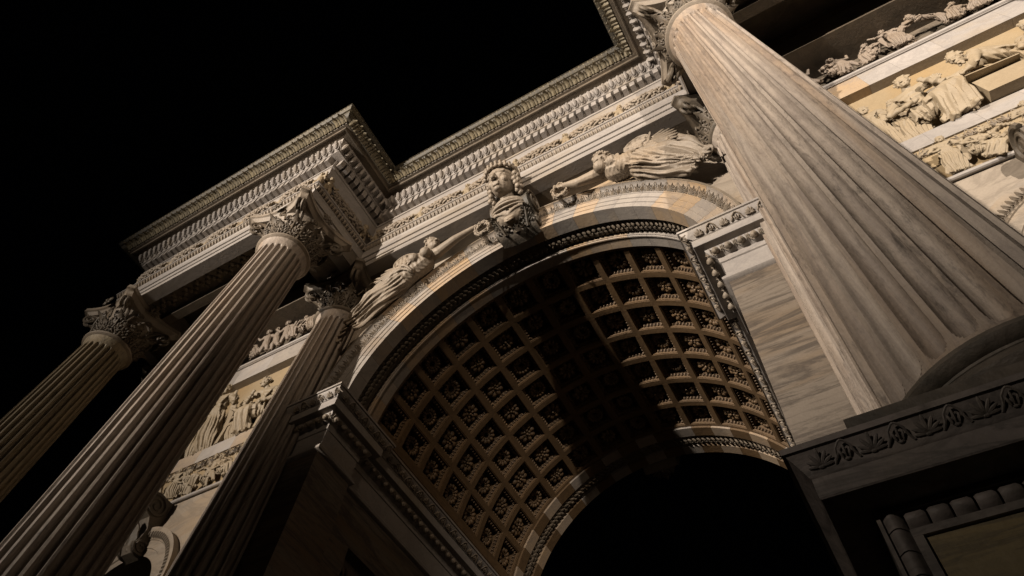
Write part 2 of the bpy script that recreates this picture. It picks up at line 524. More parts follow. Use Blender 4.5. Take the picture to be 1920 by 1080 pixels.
# beams behind the face, ceilings between columns and wall
b = MB()
for s in (-1, 1):
    x0, x1 = sorted((s * (XR + .01), s * (XL - .01)))
    xa, xb = sorted((s * (CX + .52), s * (CX2 - .52)))      # clear span between the columns
    # front beam: soffit with a sunk panel
    y0, y1 = -FR + .01, -1.73
    ex0, ex1 = xa + .18, xb - .18
    b.box(x0, x1, y0, -2.47, ZA + .006, 16.6)
    b.box(x0, x1, -1.95, y1, ZA + .003, 16.6)
    b.box(x0, ex0, -2.47, -1.95, ZA + .0045, 16.6)
    b.box(ex1, x1, -2.47, -1.95, ZA + .0045, 16.6)
    b.box(ex0, ex1, -2.47, -1.95, ZA + .17, 16.6)
    # cross beams over each column and the wall beam
    for cx in (CX, CX2):
        lo, hi = sorted((s * (cx - .515), s * (cx + .515)))
        b.box(lo, hi, y1, -FC, ZA + .006, 16.6)
    b.box(x0, x1, -FC, 0.1, ZA + .003, 16.6)
    b.box(x0, x1, y1, -FC, 16.9, 17.2)
b.box(-XR, XR, -FC + .01, .1, ZA + .005, 16.6)
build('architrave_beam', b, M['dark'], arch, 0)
# sunk carved strip in the soffit of each beam
so = MB()
for s in (-1, 1):
    for k in range(46):
        x = s * (CX + .74 + k * .1)
        so.ball((x, -2.21 + .1 * math.sin(k * 1.57), ZA + .165), (.07, .09, .05), 6, 4)
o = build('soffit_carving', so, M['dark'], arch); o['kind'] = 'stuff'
at = MB(); at.box(-10.9, 10.9, -.35, 8.0, 19.3, 23.4)
build('attic', at, M['wall'], arch, 0)

# ------------------------------------------------------------------ walls and piers
b = MB()
# spandrel wall with the arch cut out
arcR = 3.95
n = 48
ring = [(arcR * math.cos(math.pi * k / n), ZS + arcR * math.sin(math.pi * k / n)) for k in range(n + 1)]
outer = []
for x, z in ring:
    dx, dz = x, z - ZS
    sc = min(4.60 / max(abs(dx), 1e-6), (ZA + .2 - ZS) / max(dz, 1e-6))
    outer.append((dx * sc, ZS + dz * sc))
P = [[(x, 0, z), (X, 0, Z)] for (x, z), (X, Z) in zip(ring, outer)]
b.grid(P, flip=False)
build('spandrel_wall', b, M['wall'], arch, 0)
for s in (-1, 1):
    b = MB()
    lo, hi = sorted((s * R1, s * 4.9))
    b.box(lo, hi, -.12, .77, 0, 9.875)                       # front pier block
    build('pier_block', b, M['pier'], arch, 0)
    b = MB()
    lo, hi = sorted((s * 3.784, s * 4.9))
    b.box(lo, hi, .77, 1.35, 0, 9.875)
    b.box(lo, hi, 6.05, 6.55, 0, 9.875)
    b.box(lo, hi, 1.35, 6.05, 9.0, 9.875)
    lo2, hi2 = sorted((s * 4.02, s * 4.9))
    b.box(lo2, hi2, 1.35, 6.05, 0, 9.0)
    lo, hi = sorted((s * R1, s * 4.9))
    b.box(lo, hi, 6.55, 7.45, 0, 9.875)
    build('passage_wall', b, M['pier'], arch, 0)
    # draped cloth carved in the passage panel
    dr = []
    for i in range(41):
        u = i / 40
        row = []
        for j in range(25):
            v = j / 24
            sag = .55 * math.sin(math.pi * u) ** 2 * (1 - v)
            fold = .07 * math.sin(u * 34 + 5 * v) * (.35 + .65 * v) + .06 * math.sin((abs(u - .35) * 26 + v * 9))
            row.append((s * (3.90 + fold * .8), 1.5 + u * 4.4, 8.8 - v * 3.2 - sag * .6))
        dr.append(row)
    b = MB(); b.grid(dr, flip=(s > 0))
    for k in range(9):
        b.tube([(s * 3.93, 1.6 + k * .5, 8.78), (s * 3.86, 1.75 + k * .5, 8.2), (s * 3.84, 2.1 + k * .46, 7.2), (s * 3.88, 2.0 + k * .45, 5.8)], [.03, .06, .08, .05], 6)
    build('carved_drapery', b, M['vault'], arch, 60)
    # bay wall between the columns
    b = MB()
    lo, hi = sorted((s * 4.6, s * 11.0))
    cxb = s * 7.715
    Rb = 1.45
    top = 10.22
    arcp = [(cxb + Rb * math.cos(math.pi * k / 24), 8.02 + Rb * math.sin(math.pi * k / 24)) for k in range(25)]
    outp = []
    for x, z in arcp:
        dx, dz = x - cxb, z - 8.02
        sc = min((3.2) / max(abs(dx), 1e-6), (top - 8.02) / max(dz, 1e-6))
        outp.append((cxb + dx * sc, 8.02 + dz * sc))
    b.grid([[(x, 0, z), (X, 0, Z)] for (x, z), (X, Z) in zip(arcp, outp)])
    b.box(lo, cxb - 1.05, .0, .6, 0, 8.02)
    b.box(cxb + 1.05, hi, .0, .6, 0, 8.02)
    b.box(lo, hi, .22, .5, 10.2, ZA + .1)
    build('bay_wall', b, M['wall'], arch, 0)
    # side arch: stepped archivolt with soffit
    b = MB()
    prof = [(1.05, 1.6), (1.05, -.02), (1.2, -.02), (1.21, -.04), (1.36, -.04), (1.37, -.06), (1.40, -.05), (1.50, -.13), (1.56, -.14), (1.58, -.14), (1.58, .02)]
    P = [[(cxb + r * math.cos(a), y, 8.02 + r * math.sin(a)) for a in np.linspace(-.05, math.pi + .05, 41)] for r, y in prof]
    b.grid(P, flip=True)
    sa = build('side_archivolt', b, M['wall'], arch)
    b = MB(); tl = egg_mesh(.085, .14, .05, 6)
    for k in range(52):
        a = math.pi * (k + .5) / 52
        r_ = np.array([math.cos(a), 0, math.sin(a)]); t_ = np.array([-math.sin(a), 0, math.cos(a)])
        b.merge(tl, frame((cxb + 1.46 * r_[0], -.09, 8.02 + 1.46 * r_[2]), t_, (0, 1, 0), r_))
    o = build('side_arch_carving', b, M['carved'], sa); o['kind'] = 'stuff'
    # scroll keystone on the side arch
    b = MB()
    for sx in (-1, 1):
        for (cy, cz, r0, turns, sg) in ((-.30, 9.95, .25, 2.1, 1), (-.12, 9.15, .17, 1.9, -1)):
            pts, rr = [], []
            for k in range(40):
                t = k / 39
                a = sg * t * turns * 2 * math.pi
                r = r0 * (1 - .86 * t)
                pts.append((cxb - s * .12 + sx * .17, cy - r * math.cos(a) * 1.0, cz + r * math.sin(a)))
                rr.append(.042 * (1 - .5 * t))
            b.tube(pts, rr, 6)
    prof = [(-.02, 8.95), (-.2, 9.0), (-.27, 9.12), (-.22, 9.3), (-.2, 9.5), (-.3, 9.7), (-.50, 9.8), (-.53, 9.97), (-.42, 10.16), (-.2, 10.2), (0.0, 10.2)]
    P = [[(cxb - s * .12 + x, y, z) for x in (-.17, .17)] for y, z in prof]
    b.grid(P)
    for sx in (-.17, .17):
        k = b.n
        b.add([(cxb - s * .12 + sx, y, z) for y, z in prof], [tuple(range(len(prof)))])
    lfm = leaf_shape(.26, .75, .9, thick=.03, nv=9, nu=6)
    b.merge(lfm, frame((cxb - s * .12, -.22, 9.05), (1, 0, 0), (0, .95, .3), (0, -.3, .95)))
    build('scroll_keystone', b, M['dark'], arch)

# ------------------------------------------------------------------ main archivolt, voussoir by voussoir
YF = -.067
VPROF = [(3.655, .24), (3.65, .238), (3.65, YF), (3.775, YF), (3.782, YF - .018), (3.905, YF - .018), (3.912, YF - .036), (4.035, YF - .036), (4.045, YF - .055), (4.065, YF - .055),
         (4.07, YF - .04), (4.12, YF - .055), (4.19, YF - .12), (4.225, YF - .165), (4.23, YF - .195), (4.272, YF - .196), (4.274, .0)]
NV = 23
for k in range(NV):
    a0 = -.018 + (math.pi + .036) * k / NV
    a1 = -.018 + (math.pi + .036) * (k + 1) / NV
    b = MB()
    P = [[(r * math.cos(a), y, ZS + r * math.sin(a)) for a in np.linspace(a0 + .0006, a1 - .0006, 7)] for r, y in VPROF]
    b.grid(P, flip=True)
    build('voussoir', b, M['ochre'], arch)
    b = MB()
    pr = [(3.72, .605), (3.65, .607), (3.65, .90), (3.78, .90)]
    P = [[(r * math.cos(a), y, ZS + r * math.sin(a)) for a in np.linspace(a0 + .0006, a1 - .0006, 7)] for r, y in pr]
    b.grid(P, flip=False)
    b.grid([[(r * math.cos(a), y, ZS + r * math.sin(a)) for a in np.linspace(a0 + .0006, a1 - .0006, 7)] for r, y in [(3.653, .625), (3.63, .635), (3.63, .66), (3.653, .67)]])
    build('soffit_voussoir', b, M['ochre'], arch)
    # rear ring at the far end of the vault
    b = MB()
    pr = [(3.80, 6.415), (3.65, 6.417), (3.65, 6.70), (3.73, 6.71), (3.73, 7.06), (3.65, 7.07), (3.65, 7.33), (4.2, 7.332)]
    P = [[(r * math.cos(a), y, ZS + r * math.sin(a)) for a in np.linspace(a0 + .0006, a1 - .0006, 7)] for r, y in pr]
    b.grid(P, flip=False)
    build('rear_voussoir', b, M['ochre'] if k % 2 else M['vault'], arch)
b = MB()
arcs = np.linspace(-.02, math.pi + .02, 90)
b.grid([[(r * math.cos(a), y, ZS + r * math.sin(a)) for a in arcs] for r, y in [(3.655, .239), (3.76, .245), (3.76, .60), (3.72, .606)]])
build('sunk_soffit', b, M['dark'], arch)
# leaf garland bundles in the sunk soffits
def garland_ring(yc, name, mat, rr=3.735):
    b = MB()
    N_ = 92
    for k in range(N_):
        a = math.pi * (k + .5) / N_
        er = np.array([math.cos(a), 0, math.sin(a)]); et = np.array([-math.sin(a), 0, math.cos(a)])
        for q in range(4):
            u = (q - 1.5) / 1.5
            c = er * (rr + .015 - .075 * (1 - u * u * .8)) + et * (.03 * (q % 2) + rng.uniform(-.012, .012))
            rot = Matrix([list(x) for x in np.array([er, et, [0, 1, 0]]).T]) @ Matrix.Rotation(rad(u * 26 + rng.uniform(-14, 14)), 3, 'X') @ Matrix.Rotation(rad(-26), 3, 'Z')
            b.ball((c[0], yc + u * .115, ZS + c[2]), (.026, .085, .042), 6, 5, rot)
    o = build(name, b, mat, arch); o['kind'] = 'stuff'
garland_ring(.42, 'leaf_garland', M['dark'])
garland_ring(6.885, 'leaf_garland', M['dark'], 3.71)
# palmettes on the outer moulding
pm = palmette(.31, .19, .05).mesh('palmette'); pm.materials.append(M['rim'])
vous_parent = build('archivolt_rim', MB().grid([[(r * math.cos(a), y, ZS + r * math.sin(a)) for a in arcs] for r, y in [(4.235, -.27), (4.28, -.271), (4.285, 0.0)]], flip=True), M['rim'], arch)
NP = 42
for k in range(NP):
    a = math.pi * (k + .5) / NP
    er = np.array([math.cos(a), 0, math.sin(a)]); et = np.array([math.sin(a), 0, -math.cos(a)])
    nrm = np.array([0, -1, 0]) * .78 - er * .62
    upv = er * .78 + np.array([0, -1, 0]) * .62
    c = er * 4.145 + np.array([0, -.165, ZS])
    link('palmette', pm, None, vous_parent, frame(c, et, -nrm * .6, upv))

# ------------------------------------------------------------------ coffered vault
RV, PIT_Y, DA = 3.70, .787, rad(12.55)
def coffer_mesh():
    b = MB()
    hy, hx = PIT_Y / 2, RV * DA / 2
    def pt(u, v, dr):          # u angle offset in metres on the surface, v along y, dr recess depth
        a = math.pi / 2 - u / RV
        return ((RV + dr) * math.cos(a), v, (RV + dr) * math.sin(a))
    levels = [(1.0, 0), ((hx - .068) / hx, 0), ((hx - .069) / hx, .012), ((hx - .088) / hx, .013), ((hx - .092) / hx, .10), ((hx - .13) / hx, .11), ((hx - .14) / hx, .32)]
    rings = []
    for f, d in levels:
        ins = hx * (1 - f)
        ux, vy = hx - ins, hy - ins
        ringp = []
        K = 4
        for k in range(K): ringp.append(pt(-ux + 2 * ux * k / K, -vy, d))
        for k in range(K): ringp.append(pt(ux, -vy + 2 * vy * k / K, d))
        for k in range(K): ringp.append(pt(ux - 2 * ux * k / K, vy, d))
        for k in range(K): ringp.append(pt(-ux, vy - 2 * vy * k / K, d))
        rings.append(ringp)
    b.grid(rings, close_v=True, flip=True)
    nr = len(rings[0])
    b.f.append(tuple(b.n - nr + k for k in range(nr)))
    # thin raised fillet line on the ribs
    e = egg_mesh(.070, .085, .04, 6)
    ins = .108
    ux, vy = hx - ins, hy - ins
    for side in range(4):
        m_ = 7
        for k in range(m_):
            t = -1 + 2 * (k + .5) / m_
            if side == 0: c, tx, inn = pt(t * ux, -vy, .085), (1, 0, 0), (0, 1, 0)
            if side == 1: c, tx, inn = pt(ux, t * vy, .085), (0, 1, 0), (-1, 0, 0)
            if side == 2: c, tx, inn = pt(t * ux, vy, .085), (-1, 0, 0), (0, -1, 0)
            if side == 3: c, tx, inn = pt(-ux, t * vy, .085), (0, -1, 0), (1, 0, 0)
            inn = Vector(inn)
            nrm = (inn * .75 + Vector((0, 0, -1)) * .66)
            upv = (Vector((0, 0, -1)) * .75 - inn * .66)
            b.merge(e, frame(c, tx, -nrm, upv))
    return b
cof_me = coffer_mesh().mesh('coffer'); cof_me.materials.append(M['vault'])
ros_me = []
for k in range(4):
    me = rosette(k).mesh('rosette'); me.materials.append(M['vault']); ros_me.append(me)
for i in range(13):
    for j in range(7):
        beta = (i - 6) * DA
        yc = .9 + PIT_Y * (j + .5)
        cell = link('coffer', cof_me, None, arch, Matrix.Translation((0, yc, ZS)) @ Matrix.Rotation(beta, 4, 'Y'))
        link('rosette', ros_me[(i * 3 + j * 2 + (i * j) % 3) % 4], None, cell, Matrix.Translation((rng.uniform(-.01, .01), rng.uniform(-.01, .01), RV + .235)) @ Matrix.Rotation(rng.uniform(0, 6), 4, 'Z') @ Matrix.Rotation(rng.uniform(-.12, .12), 4, 'X') @ Matrix.Scale(1.28 + rng.uniform(-.1, .1), 4))
b = MB()
a_lo = math.pi / 2 - 6.5 * DA
for s in (-1, 1):
    seg = np.linspace(-.02, a_lo, 6)
    P = [[(s * r * math.cos(a), y, ZS + r * math.sin(a)) for y in (.9, 6.415)] for r, a in [(RV - .02, -.02), (RV - .02, a_lo * .62), (RV, a_lo * .63), (RV, a_lo * .70), (RV - .012, a_lo * .71), (RV - .012, a_lo * .99), (RV, a_lo)]]
    b = MB(); b.grid(P, flip=(s < 0))
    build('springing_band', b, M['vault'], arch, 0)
b = MB()
b.grid([[((RV + .36) * math.cos(a), y, ZS + (RV + .30) * math.sin(a)) for y in (.7, 6.6)] for a in np.linspace(0, math.pi, 40)])
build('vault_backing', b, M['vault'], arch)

# ------------------------------------------------------------------ imposts
IPROF = [(-.02, 9.86), (.045, 9.88), (.07, 9.90), (.07, 9.945), (.05, 9.955), (.05, 9.985), (.02, 10.02), (.005, 10.04), (.0, 10.06), (0, 10.40), (.022, 10.41), (.022, 10.535), (.04, 10.545), (.07, 10.56), (.13, 10.60), (.155, 10.655),
         (.16, 10.672), (.275, 10.674), (.28, 10.68), (.28, 10.85), (.30, 10.86), (.305, 10.875), (.325, 10.89), (.39, 10.95), (.405, 10.985), (.43, 10.99), (.432, 11.035), (-.2, 11.05)]
pal2 = palmette(.42, .125, .045).mesh('impost_palmette'); pal2.materials.append(M['carved'])
egg2 = egg_mesh(.205, .125, .085).mesh('impost_egg'); egg2.materials.append(M['carved'])
for s in (-1, 1):
    if s < 0:
        pth = [(-4.52, -.12), (-R1, -.12), (-R1, .77), (-3.783, .77), (-3.783, 6.55), (-R1, 6.55), (-R1, 7.45), (-4.5, 7.45)]
        segs = (0, 1, 3)
    else:
        pth = [(4.5, 7.45), (R1, 7.45), (R1, 6.55), (3.783, 6.55), (3.783, .77), (R1, .77), (R1, -.12), (4.52, -.12)]
        segs = (3, 5, 6)
    b = MB(); sweep(b, IPROF, pth)
    ends = [(p[0], p[1], z) for (o_, z) in IPROF for p in [offset_pts(pth, o_)[0 if s < 0 else -1]]]
    imp = build('impost', b, M['band'], arch)
    k_ = MB(); k_.add(ends, [tuple(range(len(ends)))]); build('impost_end', k_, M['band'], arch, 0)
    upc = np.array([.62, .78])
    for p, t, n, w in along(pth, .352, .42, segs, .02):
        link('impost_palmette', pal2, None, imp, frame((p[0], p[1], 10.92), (*(t * w / .42), 0), (-n[0] * .75, -n[1] * .75, .66), (n[0] * .66 * 1.0, n[1] * .66, .75)))
    for p, t, n, w in along(pth, .115, .205, segs, .01):
        link('impost_egg', egg2, None, imp, frame((p[0], p[1], 10.605), (*(t * w / .205), 0), (-n[0] * .8, -n[1] * .8, .6), (n[0] * .6, n[1] * .6, .8)))

# ------------------------------------------------------------------ columns
ZB, ZN, RB, RT = 4.351, 14.5, .6286, .5032
def shaft_mesh(z0=0.0):
    nf = 24
    us = [0.0, .115, .125, .155, .21, .29, .39, .5, .61, .71, .79, .845, .875, .885]
    zs = [ZB, ZB + .03, ZB + .06] + list(np.linspace(ZB + .085, ZB + .24, 10)) + list(np.linspace(ZB + .7, ZN - .95, 15)) + list(np.linspace(ZN - .60, ZN - .30, 15)) + [ZN - .22, ZN - .12, ZN - .06]
    P = []
    for z in zs:
        r0 = RB + (RT - RB) * (z - ZB) / (ZN - ZB)
        flare = .022 * max(0, 1 - (z - ZB) / .09) + .055 * max(0, 1 - (ZN - .06 - z) / .2) ** 1.6
        e_lo = (z - (ZB + .085)) / .12
        e_hi = ((ZN - .30) - z) / .10
        e = max(0.0, min(1.0, e_lo, e_hi))
        lim = math.sqrt(max(0, 1 - (1 - e) ** 2))
        row = []
        for k in range(nf):
            for u in us:
                w = abs(u - .5) / .376
                d = 0.0
                if w < lim:
                    d = (1 - (w / lim) ** 2) ** .5 * .062 * min(1, lim * 1.1)
                a = 2 * math.pi * (k + u) / nf
                r = r0 + flare - d * r0 / .56
                row.append((r * math.cos(a), r * math.sin(a), z - z0))
        P.append(row)
    b = MB(); b.grid(P, close_v=True)
    return b

def capital_bits():
    """bell with abacus, and one leaf / volute; local origin at the neck"""
    core = MB()
    core.lathe([(.53, -.09), (.575, -.07), (.61, -.045), (.617, -.015), (.60, .015), (.565, .03), (.50, .04), (.47, .1), (.47, .4), (.49, .7), (.54, .92), (.64, 1.02), (.66, 1.04)], 40)
    out = []
    for q in range(4):
        a0 = rad(45 + 90 * q)
        c0 = np.array([math.cos(a0), math.sin(a0)]); t0 = np.array([-math.sin(a0), math.cos(a0)])
        A = c0 * 1.22 + t0 * .09
        a1 = rad(135 + 90 * q)
        c1 = np.array([math.cos(a1), math.sin(a1)]); t1 = np.array([-math.sin(a1), math.cos(a1)])
        Bp = c1 * 1.22 - t1 * .09
        md = np.array([math.cos(rad(90 + 90 * q)), math.sin(rad(90 + 90 * q))])
        for k in range(12):
            u = k / 12
            p = A * (1 - u) + Bp * u - md * .20 * (1 - (2 * u - 1) ** 2)
            out.append(p)
        out.append(Bp)
    P = [[(p[0] * f, p[1] * f, z) for p in out] for f, z in ((.84, 1.0), (.90, 1.04), (.92, 1.08), (.955, 1.10), (1, 1.11), (1, 1.165), (.985, 1.17), (1.0, 1.19), (1.0, 1.225))]
    core.grid(P, close_v=True)
    n = len(out)
    core.f.append(tuple(core.n - n + k for k in range(n)))
    core.f.append(tuple(core.n - 9 * n + k for k in range(n))[::-1])
    return core

def acanthus(w, h, out):
    b = MB()
    b.merge(leaf_shape(w, h, out, nu=10, nv=14, thick=.02, cup=.22))
    for sx in (-1, 1):                # side lobes that fan out feather-like
        for k in range(4):
            t = .18 + .19 * k
            L = w * (.30 - .03 * k)
            rot = Matrix.Rotation(rad(sx * (50 - 8 * k)), 3, 'Y') @ Matrix.Rotation(rad(20 + 10 * k), 3, 'X')
            b.ball((sx * w * (.40 - .04 * k), -h * (.05 + .13 * t * t) - .015, h * t), (.022, .018, L * .5), 6, 5, rot)
            b.ball((sx * w * (.22 - .03 * k), -h * (.05 + .16 * t * t) - .02, h * (t + .06)), (.018, .02, L * .45), 6, 5, rot)
    b.tube([(0, -.03, 0), (0, -.05, h * .4), (0, -h * .16, h * .78)], [.03, .026, .015], 6)
    return b

def volute():
    """corner scroll in the local xz plane, x outward"""
    b = MB()
    for dy in (-.055, .055):
        pts, rr = [(.50, dy, .48), (.54, dy, .66), (.64, dy, .86), (.80, dy, .985)], [.03, .035, .04, .045]
        for k in range(26):
            t = k / 25
            a = rad(105) - t * 2.0 * 2 * math.pi
            r = .15 * (1 - .85 * t)
            pts.append((.93 + r * math.cos(a), dy * (1 + .25 * t), .85 + r * math.sin(a)))
            rr.append(.042 * (1 - .55 * t))
        b.tube(pts, rr, 6)
    return b

LEAF_BIG = acanthus(.40, .50, 1.55)
LEAF_TOP = acanthus(.40, .78, 1.6)
VOL = volute()
FLOWER = MB()
for k in range(8):
    a = 2 * math.pi * k / 8
    FLOWER.ball((.09 * math.cos(a), -.04, .09 * math.sin(a)), (.075, .03, .04), 6, 4, Matrix.Rotation(-a, 3, 'Y'))
FLOWER.ball((0, -.06, 0), .05, 6, 4)
HELIX = MB()
for sx in (-1, 1):
    pts = [(sx * .30, 0, .52), (sx * .26, -.05, .74)]
    for k in range(16):
        t = k / 15
        a = math.pi - t * 2.9 * math.pi
        r = .09 * (1 - .8 * t)
        pts.append((sx * (.15 - r * math.cos(math.pi - a) * -1 * -1), -.07, .86 + r * math.sin(a)))
    HELIX.tube(pts, [.026] * len(pts), 5)

def ring_mtx(ang, r, z, tilt=0.0):
    er = Vector((math.cos(ang), math.sin(ang), 0)); et = Vector((-math.sin(ang), math.cos(ang), 0))
    upv = Vector((0, 0, 1)) * math.cos(tilt) + er * math.sin(tilt)
    y = upv.cross(et)
    return frame((er.x * r, er.y * r, z), et, y, upv)

def capital_all():
    """(mesh builder, matrix, name) list"""
    bits = []
    for k in range(8):
        bits.append((LEAF_BIG, ring_mtx(rad(45 * k + 22.5), .50, .03, rad(7)), 'acanthus_leaf', 0))
        bits.append((LEAF_TOP, ring_mtx(rad(45 * k), .48, .06, rad(6)), 'acanthus_leaf', 1))
    for k in range(4):
        a = rad(45 + 90 * k)
        bits.append((VOL, Matrix.Rotation(a, 4, 'Z'), 'volute', 2))
        a = rad(90 * k)
        bits.append((FLOWER, ring_mtx(a, .80, 1.12), 'abacus_flower', 3))
        bits.append((HELIX, ring_mtx(a, .60, .0), 'inner_scroll', 4))
    return bits
shaft_me = shaft_mesh(CZ).mesh('shaft', 38); shaft_me.materials.append(M['column'])
core_me = capital_bits().mesh('capital', 40); core_me.materials.append(M['carved'])
bit_me = {}
base_b = MB()
base_b.box(-.88, .88, -.88, .88, -.01, .14)
base_b.lathe([(.60, .14), (.80, .145), (.855, .17), (.88, .215), (.865, .26), (.82, .295), (.75, .30), (.75, .315), (.715, .33), (.69, .36), (.69, .39), (.72, .41), (.72, .425), (.755, .435), (.78, .47), (.765, .51), (.73, .525), (.70, .528), (.70, .55), (.67, .57), (.663, .589)], 64)
base_me = base_b.mesh('column_base', 40); base_me.materials.append(M['shade_stain'])

old_shaft_me = shaft_me.copy(); old_shaft_me.materials.clear(); old_shaft_me.materials.append(M['column_old'])
def make_column(x, y, label, shaft_mesh_=None):
    t = thing('marble_column', label, 'column', (x, y, CZ), 'free-standing columns in front of the arch')
    link('column_base', base_me, None, t)
    sh = link('shaft', shaft_mesh_ or shaft_me, None, t)
    sh.rotation_euler = (0, 0, rad(7.5))
    cp = link('capital', core_me, None, t, Matrix.Translation((0, 0, ZN - CZ)))
    for mbx, mt, nm, key in capital_all():
        if key not in bit_me:
            bit_me[key] = mbx.mesh(nm, 50); bit_me[key].materials.append(M['dark'])
        link(nm, bit_me[key], None, cp, mt)
    return t
make_column(CX, CY, 'big fluted marble column on the right, nearest to the viewer, brightly lit')
make_column(-CX, CY, 'long fluted column left of the main arch, left ridges lit, right side dark')
make_column(-CX2, CY, 'outermost fluted column at the far left under the end of the cornice', old_shaft_me)
# engaged half columns on the wall
cap_join = MB(); cap_join.merge(capital_bits())
for mbx, mt, nm, key in capital_all():
    cap_join.merge(mbx, mt)
cap_join_me = cap_join.mesh('half_column_capital', 50); cap_join_me.materials.append(M['dark'])
for x in (-CX, CX, -CX2, CX2):
    h = link('half_column', shaft_me, None, arch, Matrix.Translation((x, -.115, CZ)))
    h.rotation_euler = (0, 0, rad(7.5))
    link('half_column_capital', cap_join_me, None, h, Matrix.Translation((0, 0, ZN - CZ)) @ Matrix.Rotation(rad(-7.5), 4, 'Z'))
    link('half_column_base', base_me, None, h, Matrix.Rotation(rad(-7.5), 4, 'Z'))

# ------------------------------------------------------------------ pedestals
PPROF = [(-.02, 3.534), (.0, 3.534), (.155, 3.529), (.16, 3.536), (.16, 3.632), (.168, 3.64), (.175, 3.655), (.20, 3.70), (.222, 3.728), (.235, 3.73), (.237, 3.76), (.05, 3.764)]
ped_pal = palmette(.20, .085, .016).mesh('pedestal_palmette'); ped_pal.materials.append(M['pedestal'])
def make_pedestal(x, label, full):
    t = thing('column_pedestal', label, 'pedestal', (x, CY, 0), 'pedestals under the columns')
    hx, y0 = .935, -.735
    pth = [(-hx, 2.0), (-hx, y0), (hx, y0), (hx, 2.0)]
    b = MB(); sweep(b, PPROF, pth)
    b.box(-hx - .1, hx + .1, y0 - .1, 1.9, 3.70, 3.7605)
    cor = build('pedestal_cornice', b, M['pedestal'], t)
    for p, tt, n, w in along(pth, .205, .20, (1,)):
        link('pedestal_palmette', ped_pal, None, cor, frame((p[0], p[1], 3.69), (*(tt * w / .2), 0), (-n[0] * .45, -n[1] * .45, .40), (n[0] * .66, n[1] * .66, .75)))
    b = MB(); b.box(-hx + .03, hx - .03, y0 + .045, 2.0, .5, 3.50)
    # die face with a frame round a sunk panel
    for (xa, xb, za, zb) in ((-hx, -hx + .015, .5, 3.53), (hx - .015, hx, .5, 3.53), (-hx + .015, hx - .015, 3.505, 3.53)):
        b.box(xa, xb, y0 + .001, 2.0, za, zb)
    build('die', b, M['pedestal'], t, 0)
    b = MB()
    # cushion moulding of leaf blocks round the panel
    zt, zbm = 3.503, .9
    xs0, xs1 = -hx + .016, hx - .016
    cw = .078
    nb = 20
    blocks = MB()
    for k in range(nb):
        xa = xs0 + cw + (xs1 - xs0 - 2 * cw) * k / nb + .004
        xb = xs0 + cw + (xs1 - xs0 - 2 * cw) * (k + 1) / nb - .004
        P = [[(xx, y0 + .04 - .05 * math.sin(math.pi * (.12 + .80 * j / 6)), zt - cw * j / 6) for xx in (xa, xa + .012, xb - .012, xb)] for j in range(7)]
        P = [[(p[0], p[1] + (.012 if i in (0, 3) else 0), p[2]) for i, p in enumerate(r)] for r in P]
        blocks.grid(P, flip=True)
    for sx in (-1, 1):
        for k in range(26):
            za = zt - cw * (0 if k == 0 else 1) - (0 if k == 0 else (k - 1) * .1) - .003
            zb2 = za - (cw if k == 0 else .1) + .006
            e0 = xs0 if sx < 0 else xs1
            P = [[(e0 - sx * cw * j / 6, y0 + .04 - .05 * math.sin(math.pi * (.12 + .80 * j / 6)), zz) for zz in (za, zb2)] for j in range(7)]
            blocks.grid(P, flip=(sx < 0))
    build('panel_moulding', blocks, M['pedestal'], t, 50)
    b = MB(); f = .14
    b.box(xs0 + cw, xs1 - cw, y0 + .012, y0 + .05, zt - cw - .035, zt - cw - .001)
    b.box(xs0 + cw, xs0 + cw + .035, y0 + .012, y0 + .05, .9, zt - cw - .036)
    b.box(xs1 - cw - .035, xs1 - cw, y0 + .012, y0 + .05, .9, zt - cw - .036)
    build('panel_fillet', b, M['pedestal'], t, 0)
    b = MB(); b.box(xs0 + cw + .036, xs1 - cw - .036, y0 + .03, y0 + .06, .9, zt - cw - .037); build('sunk_panel', b, M['olive'], t, 0)
    b = MB(); b.box(-hx - .2, hx + .2, y0 - .2, 1.98, 0, .5); build('plinth', b, M['pedestal'], t, 0)
make_pedestal(CX, 'dark grimy pedestal with carved cornice under the big right column', True)
make_pedestal(-CX, 'pedestal under the long column left of the main arch', False)
make_pedestal(-CX2, 'pedestal under the outermost column at the far left', False)
